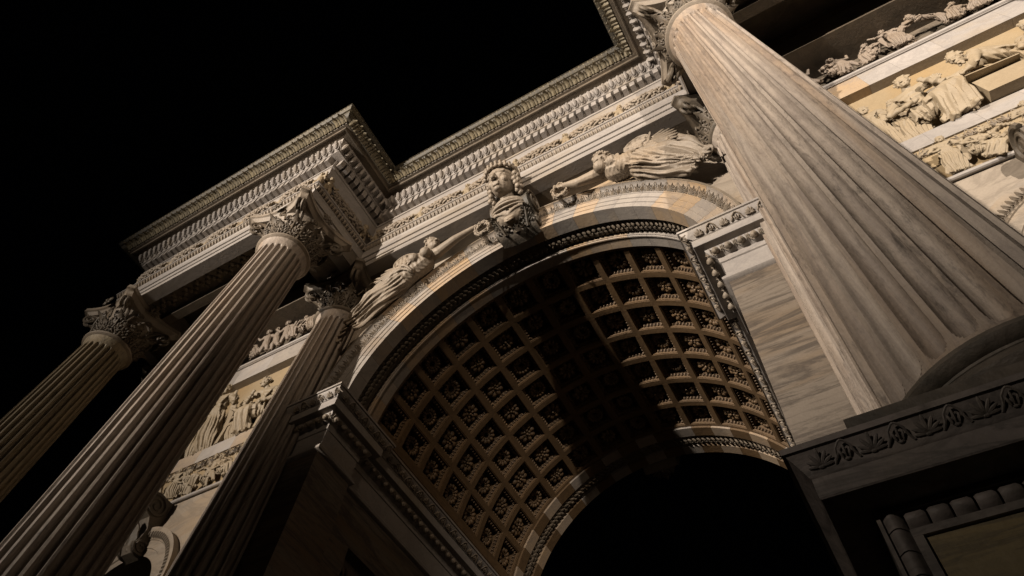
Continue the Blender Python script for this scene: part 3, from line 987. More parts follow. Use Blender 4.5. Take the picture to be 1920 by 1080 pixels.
# ------------------------------------------------------------------ carved figures
def head_prims(b, c, r, look=(0, -1, 0), up_=(0, 0, 1), hair='curls', seed=0, detail=False):
    """a head: skull, face, nose, brow, lips, chin, ears and hair; look = facing direction"""
    rr = random.Random(seed)
    f = Vector(look).normalized(); u = Vector(up_).normalized()
    s = f.cross(u).normalized(); u = s.cross(f).normalized()
    Rm = Matrix((s, -f, u)).transposed()              # local x = side, -y = face, z = up
    C = Vector(c)
    def at(x, y, z): return C + Rm @ Vector((x * r, y * r, z * r))
    b.ball(at(0, .10, .22), (r * .82, r * 1.0, r * .90), 16, 12, Rm)
    b.ball(at(0, -.06, .08), (r * .70, r * .80, r * .72), 16, 12, Rm)
    b.ball(at(0, -.20, -.42), (r * .60, r * .70, r * .66), 16, 12, Rm)
    b.ball(at(0, -.76, -.93), (r * .24, r * .20, r * .17), 10, 8, Rm)
    b.capsule(at(0, -.84, .20), at(0, -1.08, -.24), r * .085, r * .14, 9)
    for sx in (-1, 1):
        b.ball(at(sx * .13, -.94, -.26), (r * .10, r * .11, r * .09), 7, 5, Rm)              # nostril
        b.capsule(at(sx * .12, -.83, .25), at(sx * .54, -.66, .22), r * .10, r * .085, 8)     # brow
        b.ball(at(sx * .32, -.69, .05), (r * .155, r * .12, r * .085), 9, 7, Rm)              # eye
        b.capsule(at(sx * .18, -.76, -.05), at(sx * .48, -.65, -.03), r * .045, None, 7)      # lower lid
        b.ball(at(sx * .42, -.56, -.30), (r * .25, r * .24, r * .24), 9, 7, Rm)               # cheek
        b.ball(at(sx * .78, .08, -.08), (r * .09, r * .19, r * .27), 7, 6, Rm)                # ear
    b.capsule(at(-.17, -.86, -.54), at(.17, -.86, -.54), r * .065, None, 8)
    b.capsule(at(-.14, -.86, -.66), at(.14, -.86, -.66), r * .078, None, 8)
    n = 90 if detail else 34
    for k in range(n):
        a = rr.uniform(-3.14, 3.14); e = rr.uniform(-.15, 1.45)
        x, y, z = .90 * math.sin(a) * math.cos(e), .12 + 1.02 * -math.cos(a) * math.cos(e), .24 + .92 * math.sin(e)
        if y < -.30 and z < .72:
            continue
        q = rr.uniform(.10, .17) if detail else rr.uniform(.13, .19)
        b.ball(at(x, y, z), (r * q * 1.5, r * q, r * q), 7, 5, Rm @ Matrix.Rotation(rr.uniform(-.8, .8), 3, 'Y'))
    if hair == 'bun':
        for k in range(5):
            b.ball(at(rr.uniform(-.15, .15), 1.15 + rr.uniform(0, .35), .15 + rr.uniform(-.2, .25)), r * .28, 6, 5)
    if hair == 'beard':
        for k in range(9):
            b.ball(at(rr.uniform(-.35, .35), -.62 + rr.uniform(-.1, .15), -.95 - rr.uniform(0, .35)), r * .2, 6, 5)
    if hair == 'hat':
        b.lathe([(0.001, 0), (r * 1.5, r * .02), (r * 1.55, r * .1), (r * .8, r * .2), (r * .7, r * .7), (r * .001, r * .8)], 12)
        k = 6 * 12
        for i in range(b.n - k, b.n):
            p = Vector(b.v[i]); b.v[i] = tuple(at(0, .1, .75) + Rm @ p)
    return Rm

def limb(b, pts, radii, n=9):
    for (p, q), (r1, r2) in zip(zip(pts[:-1], pts[1:]), zip(radii[:-1], radii[1:])):
        b.capsule(p, q, r1, r2, n)

def hand(b, wrist, d, r):
    """palm, four unequal curled fingers and a thumb"""
    w = Vector(wrist); d = Vector(d).normalized()
    s = d.cross(Vector((0, -1, .2))).normalized(); nn = s.cross(d)
    b.ball(w + d * r * 1.0, (r * .8, r * .55, r * 1.0), 8, 6, d.to_track_quat('Z', 'Y').to_matrix())
    for k, L in enumerate((1.5, 1.8, 1.7, 1.3)):
        base = w + d * r * 1.7 + s * r * (k - 1.5) * .42
        mid = base + d * r * L * .5 + nn * r * .15
        b.capsule(base, mid, r * .22, r * .2, 6)
        b.capsule(mid, mid + d * r * L * .35 + nn * r * .45, r * .2, r * .16, 6)
    b.capsule(w + d * r * .7 - s * r * .6, w + d * r * 1.5 - s * r * 1.2 + nn * r * .3, r * .26, r * .2, 6)

def bez(p, q, r, n=8):
    p, q, r = Vector(p), Vector(q), Vector(r)
    return [p * (1 - t) ** 2 + q * 2 * t * (1 - t) + r * t * t for t in [i / n for i in range(n + 1)]]

# --- small relief figures: unit height, feet at z = 0, facing -y
def relief_figure(pose, seed):
    rr = random.Random(seed)
    b = MB()
    V = Vector
    J = {
        'stand': dict(head=(.03, -.04, .925), chest=(0, 0, .76), shL=(-.125, 0, .80), shR=(.125, 0, .80), waist=(.0, .0, .62), hip=(.01, 0, .52), knL=(-.07, -.07, .29), knR=(.07, -.02, .28), ftL=(-.09, -.02, .03), ftR=(.09, 0, .03), elL=(-.19, -.06, .63), haL=(-.08, -.13, .60), elR=(.20, -.04, .66), haR=(.26, -.10, .78)),
        'reach': dict(head=(.10, -.05, .90), chest=(.03, 0, .75), shL=(-.09, 0, .79), shR=(.15, -.02, .78), waist=(.0, .0, .61), hip=(-.02, 0, .51), knL=(-.12, -.05, .29), knR=(.07, -.07, .27), ftL=(-.20, 0, .03), ftR=(.06, 0, .03), elL=(-.20, -.05, .66), haL=(-.28, -.08, .55), elR=(.28, -.08, .74), haR=(.40, -.1, .82)),
        'sit': dict(head=(.02, -.07, .745), chest=(.04, 0, .56), shL=(-.09, -.03, .605), shR=(.16, .0, .60), waist=(.06, 0, .41), hip=(.07, 0, .28), knL=(-.17, -.16, .33), knR=(-.10, -.13, .27), ftL=(-.20, -.1, .03), ftR=(-.04, -.08, .03), elL=(-.18, -.12, .46), haL=(-.07, -.18, .57), elR=(.23, -.1, .42), haR=(.06, -.2, .36)),
        'bend': dict(head=(-.34, -.12, .57), chest=(-.14, -.03, .58), shL=(-.21, -.10, .57), shR=(-.13, .03, .65), waist=(.03, 0, .56), hip=(.14, 0, .50), knL=(.05, -.10, .27), knR=(.22, -.03, .27), ftL=(.10, 0, .03), ftR=(.29, 0, .03), elL=(-.28, -.16, .42), haL=(-.40, -.14, .34), elR=(-.24, -.04, .47), haR=(-.36, -.08, .40)),
        'child': dict(head=(.02, -.04, .86), chest=(0, 0, .64), shL=(-.12, 0, .69), shR=(.12, 0, .68), waist=(.0, -.01, .52), hip=(.0, 0, .42), knL=(-.09, -.07, .24), knR=(.07, -.02, .23), ftL=(-.12, -.02, .04), ftR=(.13, 0, .04), elL=(-.22, -.05, .60), haL=(-.30, -.08, .72), elR=(.22, -.03, .58), haR=(.30, -.08, .66)),
    }[pose]
    J = {k: V(v) + V((rr.uniform(-.012, .012),) * 3) for k, v in J.items()}
    kid = pose == 'child'
    hr = .092 if kid else .070
    look = (rr.uniform(-.9, .9), -1, -.1) if pose != 'bend' else (-.8, -.7, -.5)
    hb = MB()
    head_prims(hb, J['head'], hr, look, (0, 0, 1), 'beard' if pose == 'bend' else ('bun' if rr.random() < .5 else 'curls'), seed)
    HEADS[(pose, seed)] = hb
    k_ = 1.25 if kid else 1.0
    b.capsule(J['head'] - V((0, -.01, .03)), J['chest'] + V((0, 0, .05)), .034 * k_, .045 * k_)
    b.capsule(J['shL'], J['shR'], .058 * k_, .058 * k_)
    b.capsule(J['chest'], J['waist'], .098 * k_, .082 * k_)
    b.capsule(J['waist'], J['hip'], .082 * k_, .098 * k_)
    for s in 'LR':
        limb(b, [J['sh' + s], J['el' + s], J['ha' + s]], [.043 * k_, .036 * k_, .025 * k_])
        b.ball(J['ha' + s], .032 * k_, 6, 5)
        limb(b, [J['hip'], J['kn' + s], J['ft' + s]], [.085 * k_, .058 * k_, .036 * k_])
        b.capsule(J['ft' + s], J['ft' + s] + V((0, -.07, -.01)), .028 * k_, .02 * k_)
    if not kid:
        n = 9
        for k in range(n):                       # skirt folds
            u = k / (n - 1)
            w0 = J['hip'] + V(((u - .5) * .17, -.06 * math.sin(math.pi * u) - .02, .06))
            w1 = J['knL'].lerp(J['knR'], u) + V(((u - .5) * .06, -.045 - .03 * rr.random(), 0))
            w2 = J['ftL'].lerp(J['ftR'], u) + V(((u - .5) * .08 + rr.uniform(-.015, .015), -.02 * rr.random(), .0))
            pts = bez(w0, w1 * 2 - (w0 + w2) * .5, w2, 6)
            b.tube(pts, [.022 + .012 * rr.random()] * 7, 6)
        b.tube([J['hip'] + V((0, .02, 0)), (J['knL'] + J['knR']) / 2 + V((0, .03, 0)), (J['ftL'] + J['ftR']) / 2 + V((0, .02, .01))], [.08, .085, .07], 8)
        for k in range(6):                       # cloak folds over the breast
            t = k / 5
            p = J['shR'].lerp(J['shL'], t * .5) + V((0, -.05, .03))
            q = J['hip'] + V((-.12 + .04 * k, -.09, .02 - .02 * k))
            b.tube(bez(p, (p + q) / 2 + V((.03, -.07, -.03)), q, 6), [.015] * 7, 5)
        for k in range(4):
            p = J['shR'] + V((.02 + .02 * k, .02, 0))
            q = V((J['ftR'].x + .04 + .02 * k, .03, .20 + rr.uniform(-.05, .1)))
            b.tube(bez(p, (p + q) / 2 + V((.08, 0, 0)), q, 6), [.026] * 7, 5)
    return b
def ridge(x):
    return 1 - 2 * np.abs((x / math.pi) % 1 - .5) ** .8 * 1.74

def displace(me, fn):
    n = len(me.vertices)
    co = np.empty(n * 3); me.vertices.foreach_get('co', co); co = co.reshape(-1, 3)
    no = np.empty(n * 3); me.vertices.foreach_get('normal', no); no = no.reshape(-1, 3)
    co = co + no * fn(co)[:, None]
    me.vertices.foreach_set('co', co.ravel()); me.update()
    return me

def join_mesh(me, other):
    """append the faces of one mesh to another, giving one mesh"""
    vs = [tuple(v.co) for v in me.vertices]; fs = [tuple(p.vertices) for p in me.polygons]
    k = len(vs)
    vs += [tuple(v.co) for v in other.vertices]; fs += [tuple(i + k for i in p.vertices) for p in other.polygons]
    out = bpy.data.meshes.new(me.name); out.from_pydata(vs, [], fs)
    out.polygons.foreach_set('use_smooth', [True] * len(out.polygons)); out.update()
    return out

FIG = {}
HEADS = {}
for i_, (pose, seed) in enumerate((('stand', 1), ('stand', 5), ('reach', 2), ('sit', 3), ('sit', 8), ('bend', 4), ('child', 6), ('child', 9))):
    me = remesh(relief_figure(pose, seed), .0075, 2, .4)
    if pose != 'child':
        top = {'sit': .40, 'bend': .56}.get(pose, .60)
        def fold(c, seed=seed, top=top):
            ph = np.arctan2(c[:, 1] - .03, c[:, 0] - .03)
            low = np.clip((top - c[:, 2]) / .12, 0, 1)
            w = .5 * np.sin(9 * c[:, 2] + seed) + .3 * np.sin(21 * c[:, 2] + 2 * ph)
            f1 = ridge(8.5 * ph + w + 14 * c[:, 0]) * .017 * low
            mid = np.clip((c[:, 2] - top + .05) / .1, 0, 1) * np.clip((top + .22 - c[:, 2]) / .06, 0, 1)
            f2 = ridge(46 * (c[:, 2] + .55 * c[:, 0]) + 1.2 * np.sin(12 * c[:, 0] + seed)) * .009 * mid
            return f1 + f2
        displace(me, fold)
    hd = remesh(HEADS[(pose, seed)], .0030, 1, .3)
    me = join_mesh(me, hd)
    me.name = 'relief_figure'
    me.materials.append(M['figure'])
    FIG[i_] = me
FIGB = {}
for k in FIG:
    FIGB[k] = FIG[k].copy(); FIGB[k].materials.clear(); FIGB[k].materials.append(M['frieze'])
def put_fig(k, parent, x, y, z, h, mirror=False, lean=0.0, depth=.62, spin=0.0, wide=1.0, brown=False, tilt=.2):
    S = Matrix.Diagonal((h * wide * (-1 if mirror else 1), h * depth, h, 1))
    return link('relief_figure', (FIGB if brown else FIG)[k], None, parent, Matrix.Translation((x, y, z)) @ Matrix.Rotation(tilt, 4, 'X') @ Matrix.Rotation(lean, 4, 'Y') @ Matrix.Rotation(spin, 4, 'Z') @ S)

def block_band(z0, z1, x0, x1, y0, y1, seed, parent, name='band_block'):
    rr = random.Random(seed)
    x = x0
    while x < x1 - .01:
        w = rr.uniform(.55, 1.25)
        xe = min(x1, x + w)
        if x1 - xe < .3: xe = x1
        b = MB(); b.box(x + .0015, xe - .0015, y0, y1, z0, z1)
        build(name, b, M['ochre'] if rr.random() < .3 else M['band'], parent, 0)
        x = xe

leaf_pal = palmette(.30, .23, .07).mesh('frieze_palmette'); leaf_pal.materials.append(M['carved'])
for s, side, other in ((-1, 'left', 'between the two long left columns'), (1, 'right', 'right of the big column')):
    xi, xo = 5.25, 10.1                                   # inner and outer ends of the bay
    lo, hi = sorted((s * xi, s * xo))
    # plain bands of marble blocks (part of the arch)
    block_band(14.25, 14.90, lo, hi, -.03, .21, 11 + s, arch)
    block_band(11.36, 11.76, lo, hi, -.03, .21, 23 + s, arch)
    b = MB()
    b.box(lo, hi, -.06, .19, 14.902, 14.94)
    b.tube([(lo, -.06, 14.975), (hi, -.06, 14.975)], .045, 10)
    b.tube([(lo, -.04, 10.25), (hi, -.04, 10.25)], .04, 10)
    b.box(lo, hi, -.03, .19, 10.285, 10.31)
    o = build('wall_moulding', b, M['band'], arch); o['kind'] = 'stuff'
    # main relief
    t = thing('relief_panel', ('tall golden relief panel of draped figures ' + other), 'relief', (s * 7.715, .15, 11.76))
    t['kind'] = 'thing'
    b = MB(); b.box(-2.45, 2.45, .0, .06, -.02, 2.52); build('background_slab', b, M['relief'], t, 0)
    if s > 0:
        lst = [(1, 6.60, 1.50, 0, 0), (0, 6.98, 1.36, 0, .04), (3, 7.36, 1.88, 1, 0), (2, 7.90, 1.55, 1, 0.05), (5, 8.66, 1.95, 0, 0), (4, 9.12, 1.85, 0, 0), (1, 9.55, 1.6, 1, 0), (6, 6.72, .8, 1, 0), (0, 8.20, 1.25, 1, 0), (2, 9.35, 1.5, 0, 0)]
    else:
        lst = [(0, -7.72, 1.86, 0, .03), (2, -8.35, 1.6, 0, 0), (1, -7.02, 1.30, 0, 0), (6, -7.05, .62, 0, 0), (2, -6.75, 1.28, 1, 0), (4, -6.30, 1.75, 0, 0), (3, -8.85, 1.8, 1, 0), (7, -6.62, .55, 1, 0)]
    for q, (k, x, h, mir, lean) in enumerate(lst):
        put_fig(k, t, x - s * 7.715, -.02 - .05 * (h > 1.7), .01, h, bool(mir), lean, .62 if h > 1.7 else .5, rng.uniform(-.25, .25), 1.05, False, .22 if h > 1.7 else .16)
    # chest with an open cloth / cart bench between the figures
    b = MB()
    if s > 0:
        b.box(.22, .92, -.36, .0, .02, .50)
        b.add([(.16, -.50, .54), (.90, -.46, .56), (.95, .0, .70), (.22, .0, .68), (.16, -.50, .51), (.90, -.46, .53), (.95, .0, .64), (.22, .0, .62)],
              [(0, 1, 2, 3), (7, 6, 5, 4), (0, 4, 5, 1), (1, 5, 6, 2), (3, 2, 6, 7), (0, 3, 7, 4)])
        build('carved_chest', b, M['figure'], t, 0)
    else:
        b.box(.40, 1.75, -.20, .0, .52, .62); b.box(.42, .52, -.2, 0, 0, .52); b.box(1.5, 1.6, -.2, 0, 0, .52)
        build('carved_bench', b, M['figure'], t, 0)
    # upper frieze of figures
    t = thing('figure_frieze', 'narrow upper frieze of small crowded figures ' + other, 'frieze', (s * 7.715, -.02, 15.02))
    t['kind'] = 'thing'
    b = MB(); b.box(-2.45, 2.45, .0, .20, 0, .72); build('background_slab', b, M['dark'], t, 0)
    rr = random.Random(40 + s)
    for q in range(13):
        x = -2.25 + q * .36 + rr.uniform(-.06, .06)
        put_fig(rr.choice((2, 3, 4, 5, 3, 7)), t, x, -.08 - .05 * (q % 2), .0, rr.uniform(.70, .84), rr.random() < .5, rr.uniform(-.55, .35), .8, rr.uniform(-.4, .4), 1.2, True)
    # lower frieze: palmette row over children
    t = thing('cherub_frieze', 'pale lower frieze of palmettes over playing children ' + other, 'frieze', (s * 7.715, -.0, 10.31))
    t['kind'] = 'thing'
    b = MB(); b.box(-2.45, 2.45, .0, .20, 0, 1.048); build('background_slab', b, M['relief'], t, 0)
    for q in range(16):
        link('frieze_palmette', leaf_pal, None, t, frame((-2.3 + q * .3, -.01, .90), (1, 0, 0), (0, 1, 0), (0, 0, 1)))
    for q in range(14):
        x = -2.3 + q * .35 + rr.uniform(-.05, .05)
        put_fig(rr.choice((0, 1, 2, 3, 4, 6, 7)), t, x, -.06 - .03 * (q % 2), 0, rr.uniform(.66, .80), rr.random() < .5, rr.uniform(-.45, .45), .65, rr.uniform(-.4, .4), 1.25)

# --- putti and garlands on the main frieze
cher = join_mesh(remesh(relief_figure('child', 21), .012, 1, .4), remesh(HEADS[('child', 21)], .006, 1, .3)); cher.materials.append(M['figure']); cher.name = 'cherub'
gar = MB()
for k in range(86):
    t = (k + .5) / 86
    x = (t - .5) * 1.05
    zc = -.05 * (1 - (2 * t - 1) ** 2) * 1.0
    R_ = .11 + .06 * (1 - (2 * t - 1) ** 2)
    a = k * 2.4
    rot = Matrix.Rotation(rng.uniform(-.7, .7), 3, 'Y') @ Matrix.Rotation(rng.uniform(-.6, .6), 3, 'Z')
    gar.ball((x, -.03 - abs(math.cos(a)) * R_ * .8, zc + math.sin(a) * R_), (.075, .04, .042), 6, 4, rot)
gar_me = gar.mesh('garland', 60); gar_me.materials.append(M['carved'])
def frieze_run(stations, n, t):
    for q, (x, y) in enumerate(stations):
        mt = frame((x, y, 16.80), (*t, 0), (-n[0], -n[1], 0), (0, 0, 1)) @ Matrix.Rotation(rng.uniform(-.12, .12), 4, 'Y') @ Matrix.Diagonal((.82 * (1 if q % 2 else -1), .75, .78, 1))
        link('cherub', cher, None, frieze, mt)
    for (x0, y0), (x1, y1) in zip(stations[:-1], stations[1:]):
        L = math.hypot(x1 - x0, y1 - y0)
        link('garland', gar_me, None, frieze, frame(((x0 + x1) / 2, (y0 + y1) / 2, 17.06), (t[0] * L / 1.38, t[1] * L / 1.38, 0), (-n[0], -n[1], 0), (0, 0, 1)))
yf = -(FC + .03)
frieze_run([(x, yf - .03) for x in (-4.08, -2.68, -1.27, .10, 1.47, 2.84, 4.08)], (0, -1), (1, 0))
yf = -(FR + .03)
frieze_run([(-10.8 + 1.28 * k, yf - .03) for k in range(6)] , (0, -1), (1, 0))
for s in (-1, 1):
    xs = -s * 0 + s * (XR - .03)
    n = (-s, 0)
    t = (0, 1) if s < 0 else (0, -1)
    n = (1, 0) if s < 0 else (-1, 0)
    frieze_run([(s * (XR - .06), y) for y in ((-2.55, -1.05) if s < 0 else (-1.05, -2.55))], n, t)

# --- winged victories in the spandrels
def victory(flip, seed):
    rr = random.Random(seed)
    b = MB(); V = Vector
    sx = -1 if flip else 1
    def m(p): return V((p[0] * sx, p[1], p[2]))
    head = m((-2.12, -.56, 15.41)) if not flip else m((-2.20, -.56, 15.36))
    shL, shR = m((-2.60, -.44, 15.10)), m((-1.92, -.50, 15.02))
    chest, waist, hip = m((-2.36, -.44, 14.90)), m((-2.68, -.44, 14.66)), m((-3.0, -.42, 14.44))
    if flip: chest, waist = m((-2.46, -.46, 14.86)), m((-2.82, -.48, 14.68))
    hr = .205
    hb = MB(); HEADS[flip] = hb
    head_prims(hb, head, hr, (.9 * sx, -.6, .05) if not flip else (.85 * sx, -.35, -.5), (-.25 * sx, -.05, 1) if not flip else (-.1 * sx, -.5, .8), 'bun', seed, True)
    b.capsule(head + m((-.03, .04, -.08)), m((-2.26, -.46, 15.12)), .085, .115)
    b.capsule(shL, shR, .15, .13)
    b.capsule(chest, waist, .27, .235)
    b.capsule(waist, hip, .24, .28)
    b.ball(m((-2.16, -.66, 14.93)), .135, 12, 9); b.ball(m((-2.44, -.68, 14.84)), .135, 12, 9)
    if flip: b.ball(m((-2.72, -.60, 14.62)), (.24, .20, .22), 14, 10)
    el, ha = m((-1.50, -.54, 15.18)), m((-1.06, -.50, 15.42))
    if flip: el, ha = m((-1.62, -.54, 14.98)), m((-1.28, -.52, 15.24))
    limb(b, [shR, el, ha], [.125, .098, .06], 12)
    hand(b, ha, (.75 * sx, 0, .35), .066)
    el2, ha2 = (m((-3.0, -.48, 15.0)), m((-3.22, -.54, 14.82))) if not flip else (m((-2.95, -.62, 15.12)), m((-3.20, -.60, 15.34)))
    limb(b, [shL, el2, ha2], [.12, .092, .06], 12)
    hand(b, ha2, (-.6 * sx, -.1, -.3 if not flip else .5), .064)
    kn, an = m((-3.46, -.56, 14.06)), m((-3.84, -.46, 13.62))
    if flip: kn, an = m((-3.62, -.56, 14.20)), m((-4.12, -.46, 13.66))
    limb(b, [hip, kn, an], [.25, .175, .09], 12)
    b.capsule(an, an + m((-.12, -.10, -.16)), .08, .05)
    kn2, an2 = m((-3.36, -.40, 13.92)), m((-3.70, -.36, 13.46))
    limb(b, [hip + V((0, .05, -.04)), kn2, an2], [.23, .15, .08], 12)
    b.capsule(an2, an2 + m((-.10, -.09, -.15)), .075, .045)
    # drapery: long folds from the waist over the legs, swirling behind the feet
    nf = 15
    for k in range(nf):
        u = k / (nf - 1)
        p = waist.lerp(hip, .5) + m((.16 - .36 * u, -.26 * math.sin(math.pi * u) - .02, -.20 + .42 * u))
        q = kn2.lerp(kn, u) + m((.02, -.14 * u - .04, -.10 + .24 * u))
        r = an2.lerp(an, u) + m((-.12 + rr.uniform(-.08, .05), rr.uniform(-.08, .02), -.06 + rr.uniform(-.08, .08)))
        if not flip and .35 < u < .8: continue        # the bare smooth thigh of the left figure
        b.tube(bez(p, q * 1.55 - (p + r) * .275, r, 12), [.026 + .022 * rr.random() for _ in range(13)], 7)
    if flip:                                           # great swags swinging from hip to feet
        for k in range(8):
            p = m((-2.62 - .10 * k, -.66, 14.50 + .04 * k)); r = m((-4.02 - .03 * k, -.40, 13.72 + .10 * k))
            b.tube(bez(p, (p + r) / 2 + m((.02, -.12, -.30 + .05 * k)), r, 12), [.02 + .02 * math.sin(math.pi * i / 12) for i in range(13)], 7)
        for k in range(7):
            p = m((-3.1 - .10 * k, -.50, 15.30 - .05 * k)); r = m((-3.9 - .04 * k, -.42, 14.75 - .12 * k))
            b.tube(bez(p, (p + r) / 2 + m((-.05, -.10, .16)), r, 10), [.05 + .02 * rr.random() for _ in range(11)], 7)
    else:
        for k in range(6):                             # cloak edge over the hips
            p = waist + m((.22, -.10, -.18 + .03 * k)); q = hip + m((-.16, -.16, .30 - .07 * k))
            b.tube(bez(p, (p + q) / 2 + V((0, -.30, 0)), q, 10), [.026] * 11, 6)
        for k in range(6):                             # hem thrown back past the feet
            p = m((-3.62 - .03 * k, -.46, 13.92 - .03 * k)); r = m((-4.16 - .02 * k, -.34, 13.62 - .09 * k))
            b.tube(bez(p, (p + r) / 2 + m((-.02, -.14, -.08)), r, 10), [.045] * 11, 7)
    for k in range(10):                                # tunic folds across the breast
        t = k / 9
        p = shL.lerp(shR, .08 + .55 * t) + V((0, -.14, .04))
        q = waist.lerp(hip, -.2 + .9 * t) + m((.21, -.16, .02))
        b.tube(bez(p, (p + q) / 2 + m((-.12 * (1 - t), -.24, -.04)), q, 10), [.018 + .006 * (k % 2)] * 11, 5)
    for k in range(3):                                 # girdle
        p = waist + m((-.16, -.16, .20 - .03 * k)); q = waist + m((.22, -.16, -.14 - .03 * k))
        b.tube(bez(p, (p + q) / 2 + V((0, -.24, 0)), q, 10), [.022] * 11, 5)
    return b
def wing(flip):
    """rounded wing: a paddle with a raised rim, scale feathers on it and long quills"""
    b = MB(); V = Vector
    sx = -1 if flip else 1
    c = V((-2.84 * sx, -.56, 15.17)) if not flip else V((3.02, -.62, 15.14))
    ang = rad(124 if not flip else 112)
    d = V((math.cos(ang) * sx, 0, math.sin(ang)))
    root = c - d * .29
    rot = d.to_track_quat('Z', 'Y').to_matrix()
    b.ball(c, (.27, .27, .36) if False else (.27, .06, .36), 18, 12, Matrix((V((d.z * sx, 0, -d.x * sx)), V((0, 1, 0)), d)).transposed())
    side = V((d.z * sx, 0, -d.x * sx))
    rim = []
    for k in range(19):
        a = rad(-30 + 240 * k / 18)
        rim.append(c + side * .265 * math.cos(a) + d * .355 * math.sin(a) + V((0, -.04, 0)))
    b.tube(rim, .032, 6)
    for row in range(4):
        for k in range(4 - row // 2):
            p = c + d * (-.22 + .13 * row) + side * (-.15 + .11 * k + .04 * (row % 2)) + V((0, -.07, 0))
            b.ball(p, (.06, .028, .075), 7, 5)
    for k in range(7):
        a = ang + rad(28 + 11 * k)
        q = V((math.cos(a) * sx, .02, math.sin(a)))
        L = min(.95, (15.66 - root.z) / max(.05, math.sin(a)))
        b.ball(root + q * L * .55 + V((0, .02 - .008 * k, 0)), (.05, .06, L * .46), 8, 7, q.to_track_quat('Z', 'Y').to_matrix())
    return b
def frond(flip):
    b = MB(); sx = -1 if flip else 1
    for k in range(9):
        a = rad(70 + 9 * k)
        p = Vector((-3.24 * sx, -.50, 14.78)) + Vector((-.015 * sx * k, 0, .03 * (k % 4)))
        d = Vector((math.cos(a) * sx, 0, math.sin(a)))
        L = .42 + .10 * math.sin(k)
        b.tube(bez(p, p + d * L * .6 + Vector((0, -.06, 0)), p + d * L + Vector((-.10 * sx, -.02, -.08)), 6), [.028, .036, .04, .038, .03, .022, .012], 5)
    return b
for flip, lab in ((False, 'winged victory carved in the left spandrel, reaching up towards the keystone'), (True, 'winged victory carved in the right spandrel, lying face down over the arch')):
    t = thing('winged_victory', lab, 'statue', (0, 0, 0), 'winged figures over the arch')
    me = remesh(victory(flip, 31 if flip else 30), .0125, 2, .4)
    sg = -1 if flip else 1
    ax0 = np.array([-2.2 * sg, -.45, 15.05]); ax1 = np.array([-4.0 * sg, -.42, 13.55])
    dax = (ax1 - ax0) / np.linalg.norm(ax1 - ax0)
    side = np.cross(dax, [0, 1, 0])
    def fold(c, sg=sg, flip=flip):
        r = c - ax0
        t = r @ dax
        ph = np.arctan2(r[:, 1], r @ side)
        keep = np.clip((t + .05) / .25, 0, 1) * np.clip((np.abs(c[:, 0]) - 2.05) / .2, 0, 1)
        skirt = np.clip((t - .75) / .25, 0, 1)
        a1 = ridge(7.0 * ph + 2.2 * t + .8 * np.sin(5 * t) + 6 * (r @ side)) * .034 * skirt
        a2 = ridge(30 * (t + .5 * (r @ side)) + 1.5 * np.sin(4 * ph)) * .007 * (1 - skirt)
        bare = 1.0 if flip else 1 - .8 * np.exp(-((t - 1.35) / .33) ** 2) * (np.sin(ph) < .2)
        return (a1 * bare + a2) * keep
    displace(me, fold)
    me = join_mesh(me, remesh(HEADS[flip], .0065, 1, .3)); me.materials.append(M['carved'])
    link('body', me, None, t)
    me = remesh(wing(flip), .0125, 1, .3); me.materials.append(M['carved'])
    link('wing', me, None, t)
    if not flip:
        build('palm_frond', frond(flip), M['carved'], t, 60)
def wreath(c, tilt, label):
    b = MB()
    for k in range(64):
        a = 2 * math.pi * k / 64
        for q in range(2):
            r = .165 + rng.uniform(-.035, .035)
            rot = Matrix.Rotation(-a + rng.uniform(-.5, .5), 3, 'Y') @ Matrix.Rotation(rng.uniform(-.6, .6), 3, 'X')
            b.ball((r * math.cos(a), rng.uniform(-.045, .045), r * math.sin(a)), (.022, .024, .05), 6, 4, rot)
    b.tube([(.165 * math.cos(2 * math.pi * k / 20), 0, .165 * math.sin(2 * math.pi * k / 20)) for k in range(21)], .035, 6, caps=False)
    o = build('laurel_wreath', b, M['carved'], None, 60, Matrix.Translation(c) @ Matrix.Rotation(tilt, 4, 'X') @ Matrix.Diagonal((1, 1, 1.25, 1)))
    o['label'], o['category'], o['group'] = label, 'wreath', 'wreaths held by the winged figures'
wreath((-.80, -.47, 15.20), .15, 'small stone laurel wreath left of the crowned bust')
wreath((1.14, -.47, 15.20), .15, 'small stone laurel wreath right of the crowned bust')

# --- keystone with the crowned bust
t = thing('keystone_bust', 'crowned stone bust on a scrolled keystone at the top of the main arch', 'bust', (0, 0, 0))
prof = [(.0, 14.72), (-.16, 14.73), (-.26, 14.75), (-.33, 14.80), (-.36, 14.86), (-.37, 14.92), (-.45, 14.97), (-.58, 15.03), (-.70, 15.12), (-.74, 15.26), (-.71, 15.46), (-.60, 15.62), (0, 15.70)]
b = MB()
xs = (-.46, -.43, -.20, .20, .43, .46)
P = [[(x, y + (.05 if abs(x) < .3 else 0), z) for x in xs] for y, z in prof]
b.grid(P)
for sx in (-.46, .46):
    b.add([(sx, y, z) for y, z in prof], [tuple(range(len(prof)))])
build('console', b, M['shade_stain'], t, 40)  # shade below the bust is put into the console's dark colour
for sx in (-1, 1):
    for (cy, cz, r0, sg, turns) in ((-.44, 15.40, .27, 1, 2.3), (-.20, 14.93, .17, -1, 2.0)):
        pts, rr_ = [], []
        for k in range(46):
            u = k / 45
            a = sg * u * turns * 2 * math.pi + (math.pi if sg < 0 else 0)
            r = r0 * (1 - .86 * u)
            pts.append((sx * (.475 + .04 * u), cy - r * math.cos(a), cz + r * math.sin(a))); rr_.append(.036 * (1 - .45 * u))
        b = MB(); b.tube(pts, rr_, 6)
        build('side_scroll', b, M['dark'], t, 60)
bf = MB()
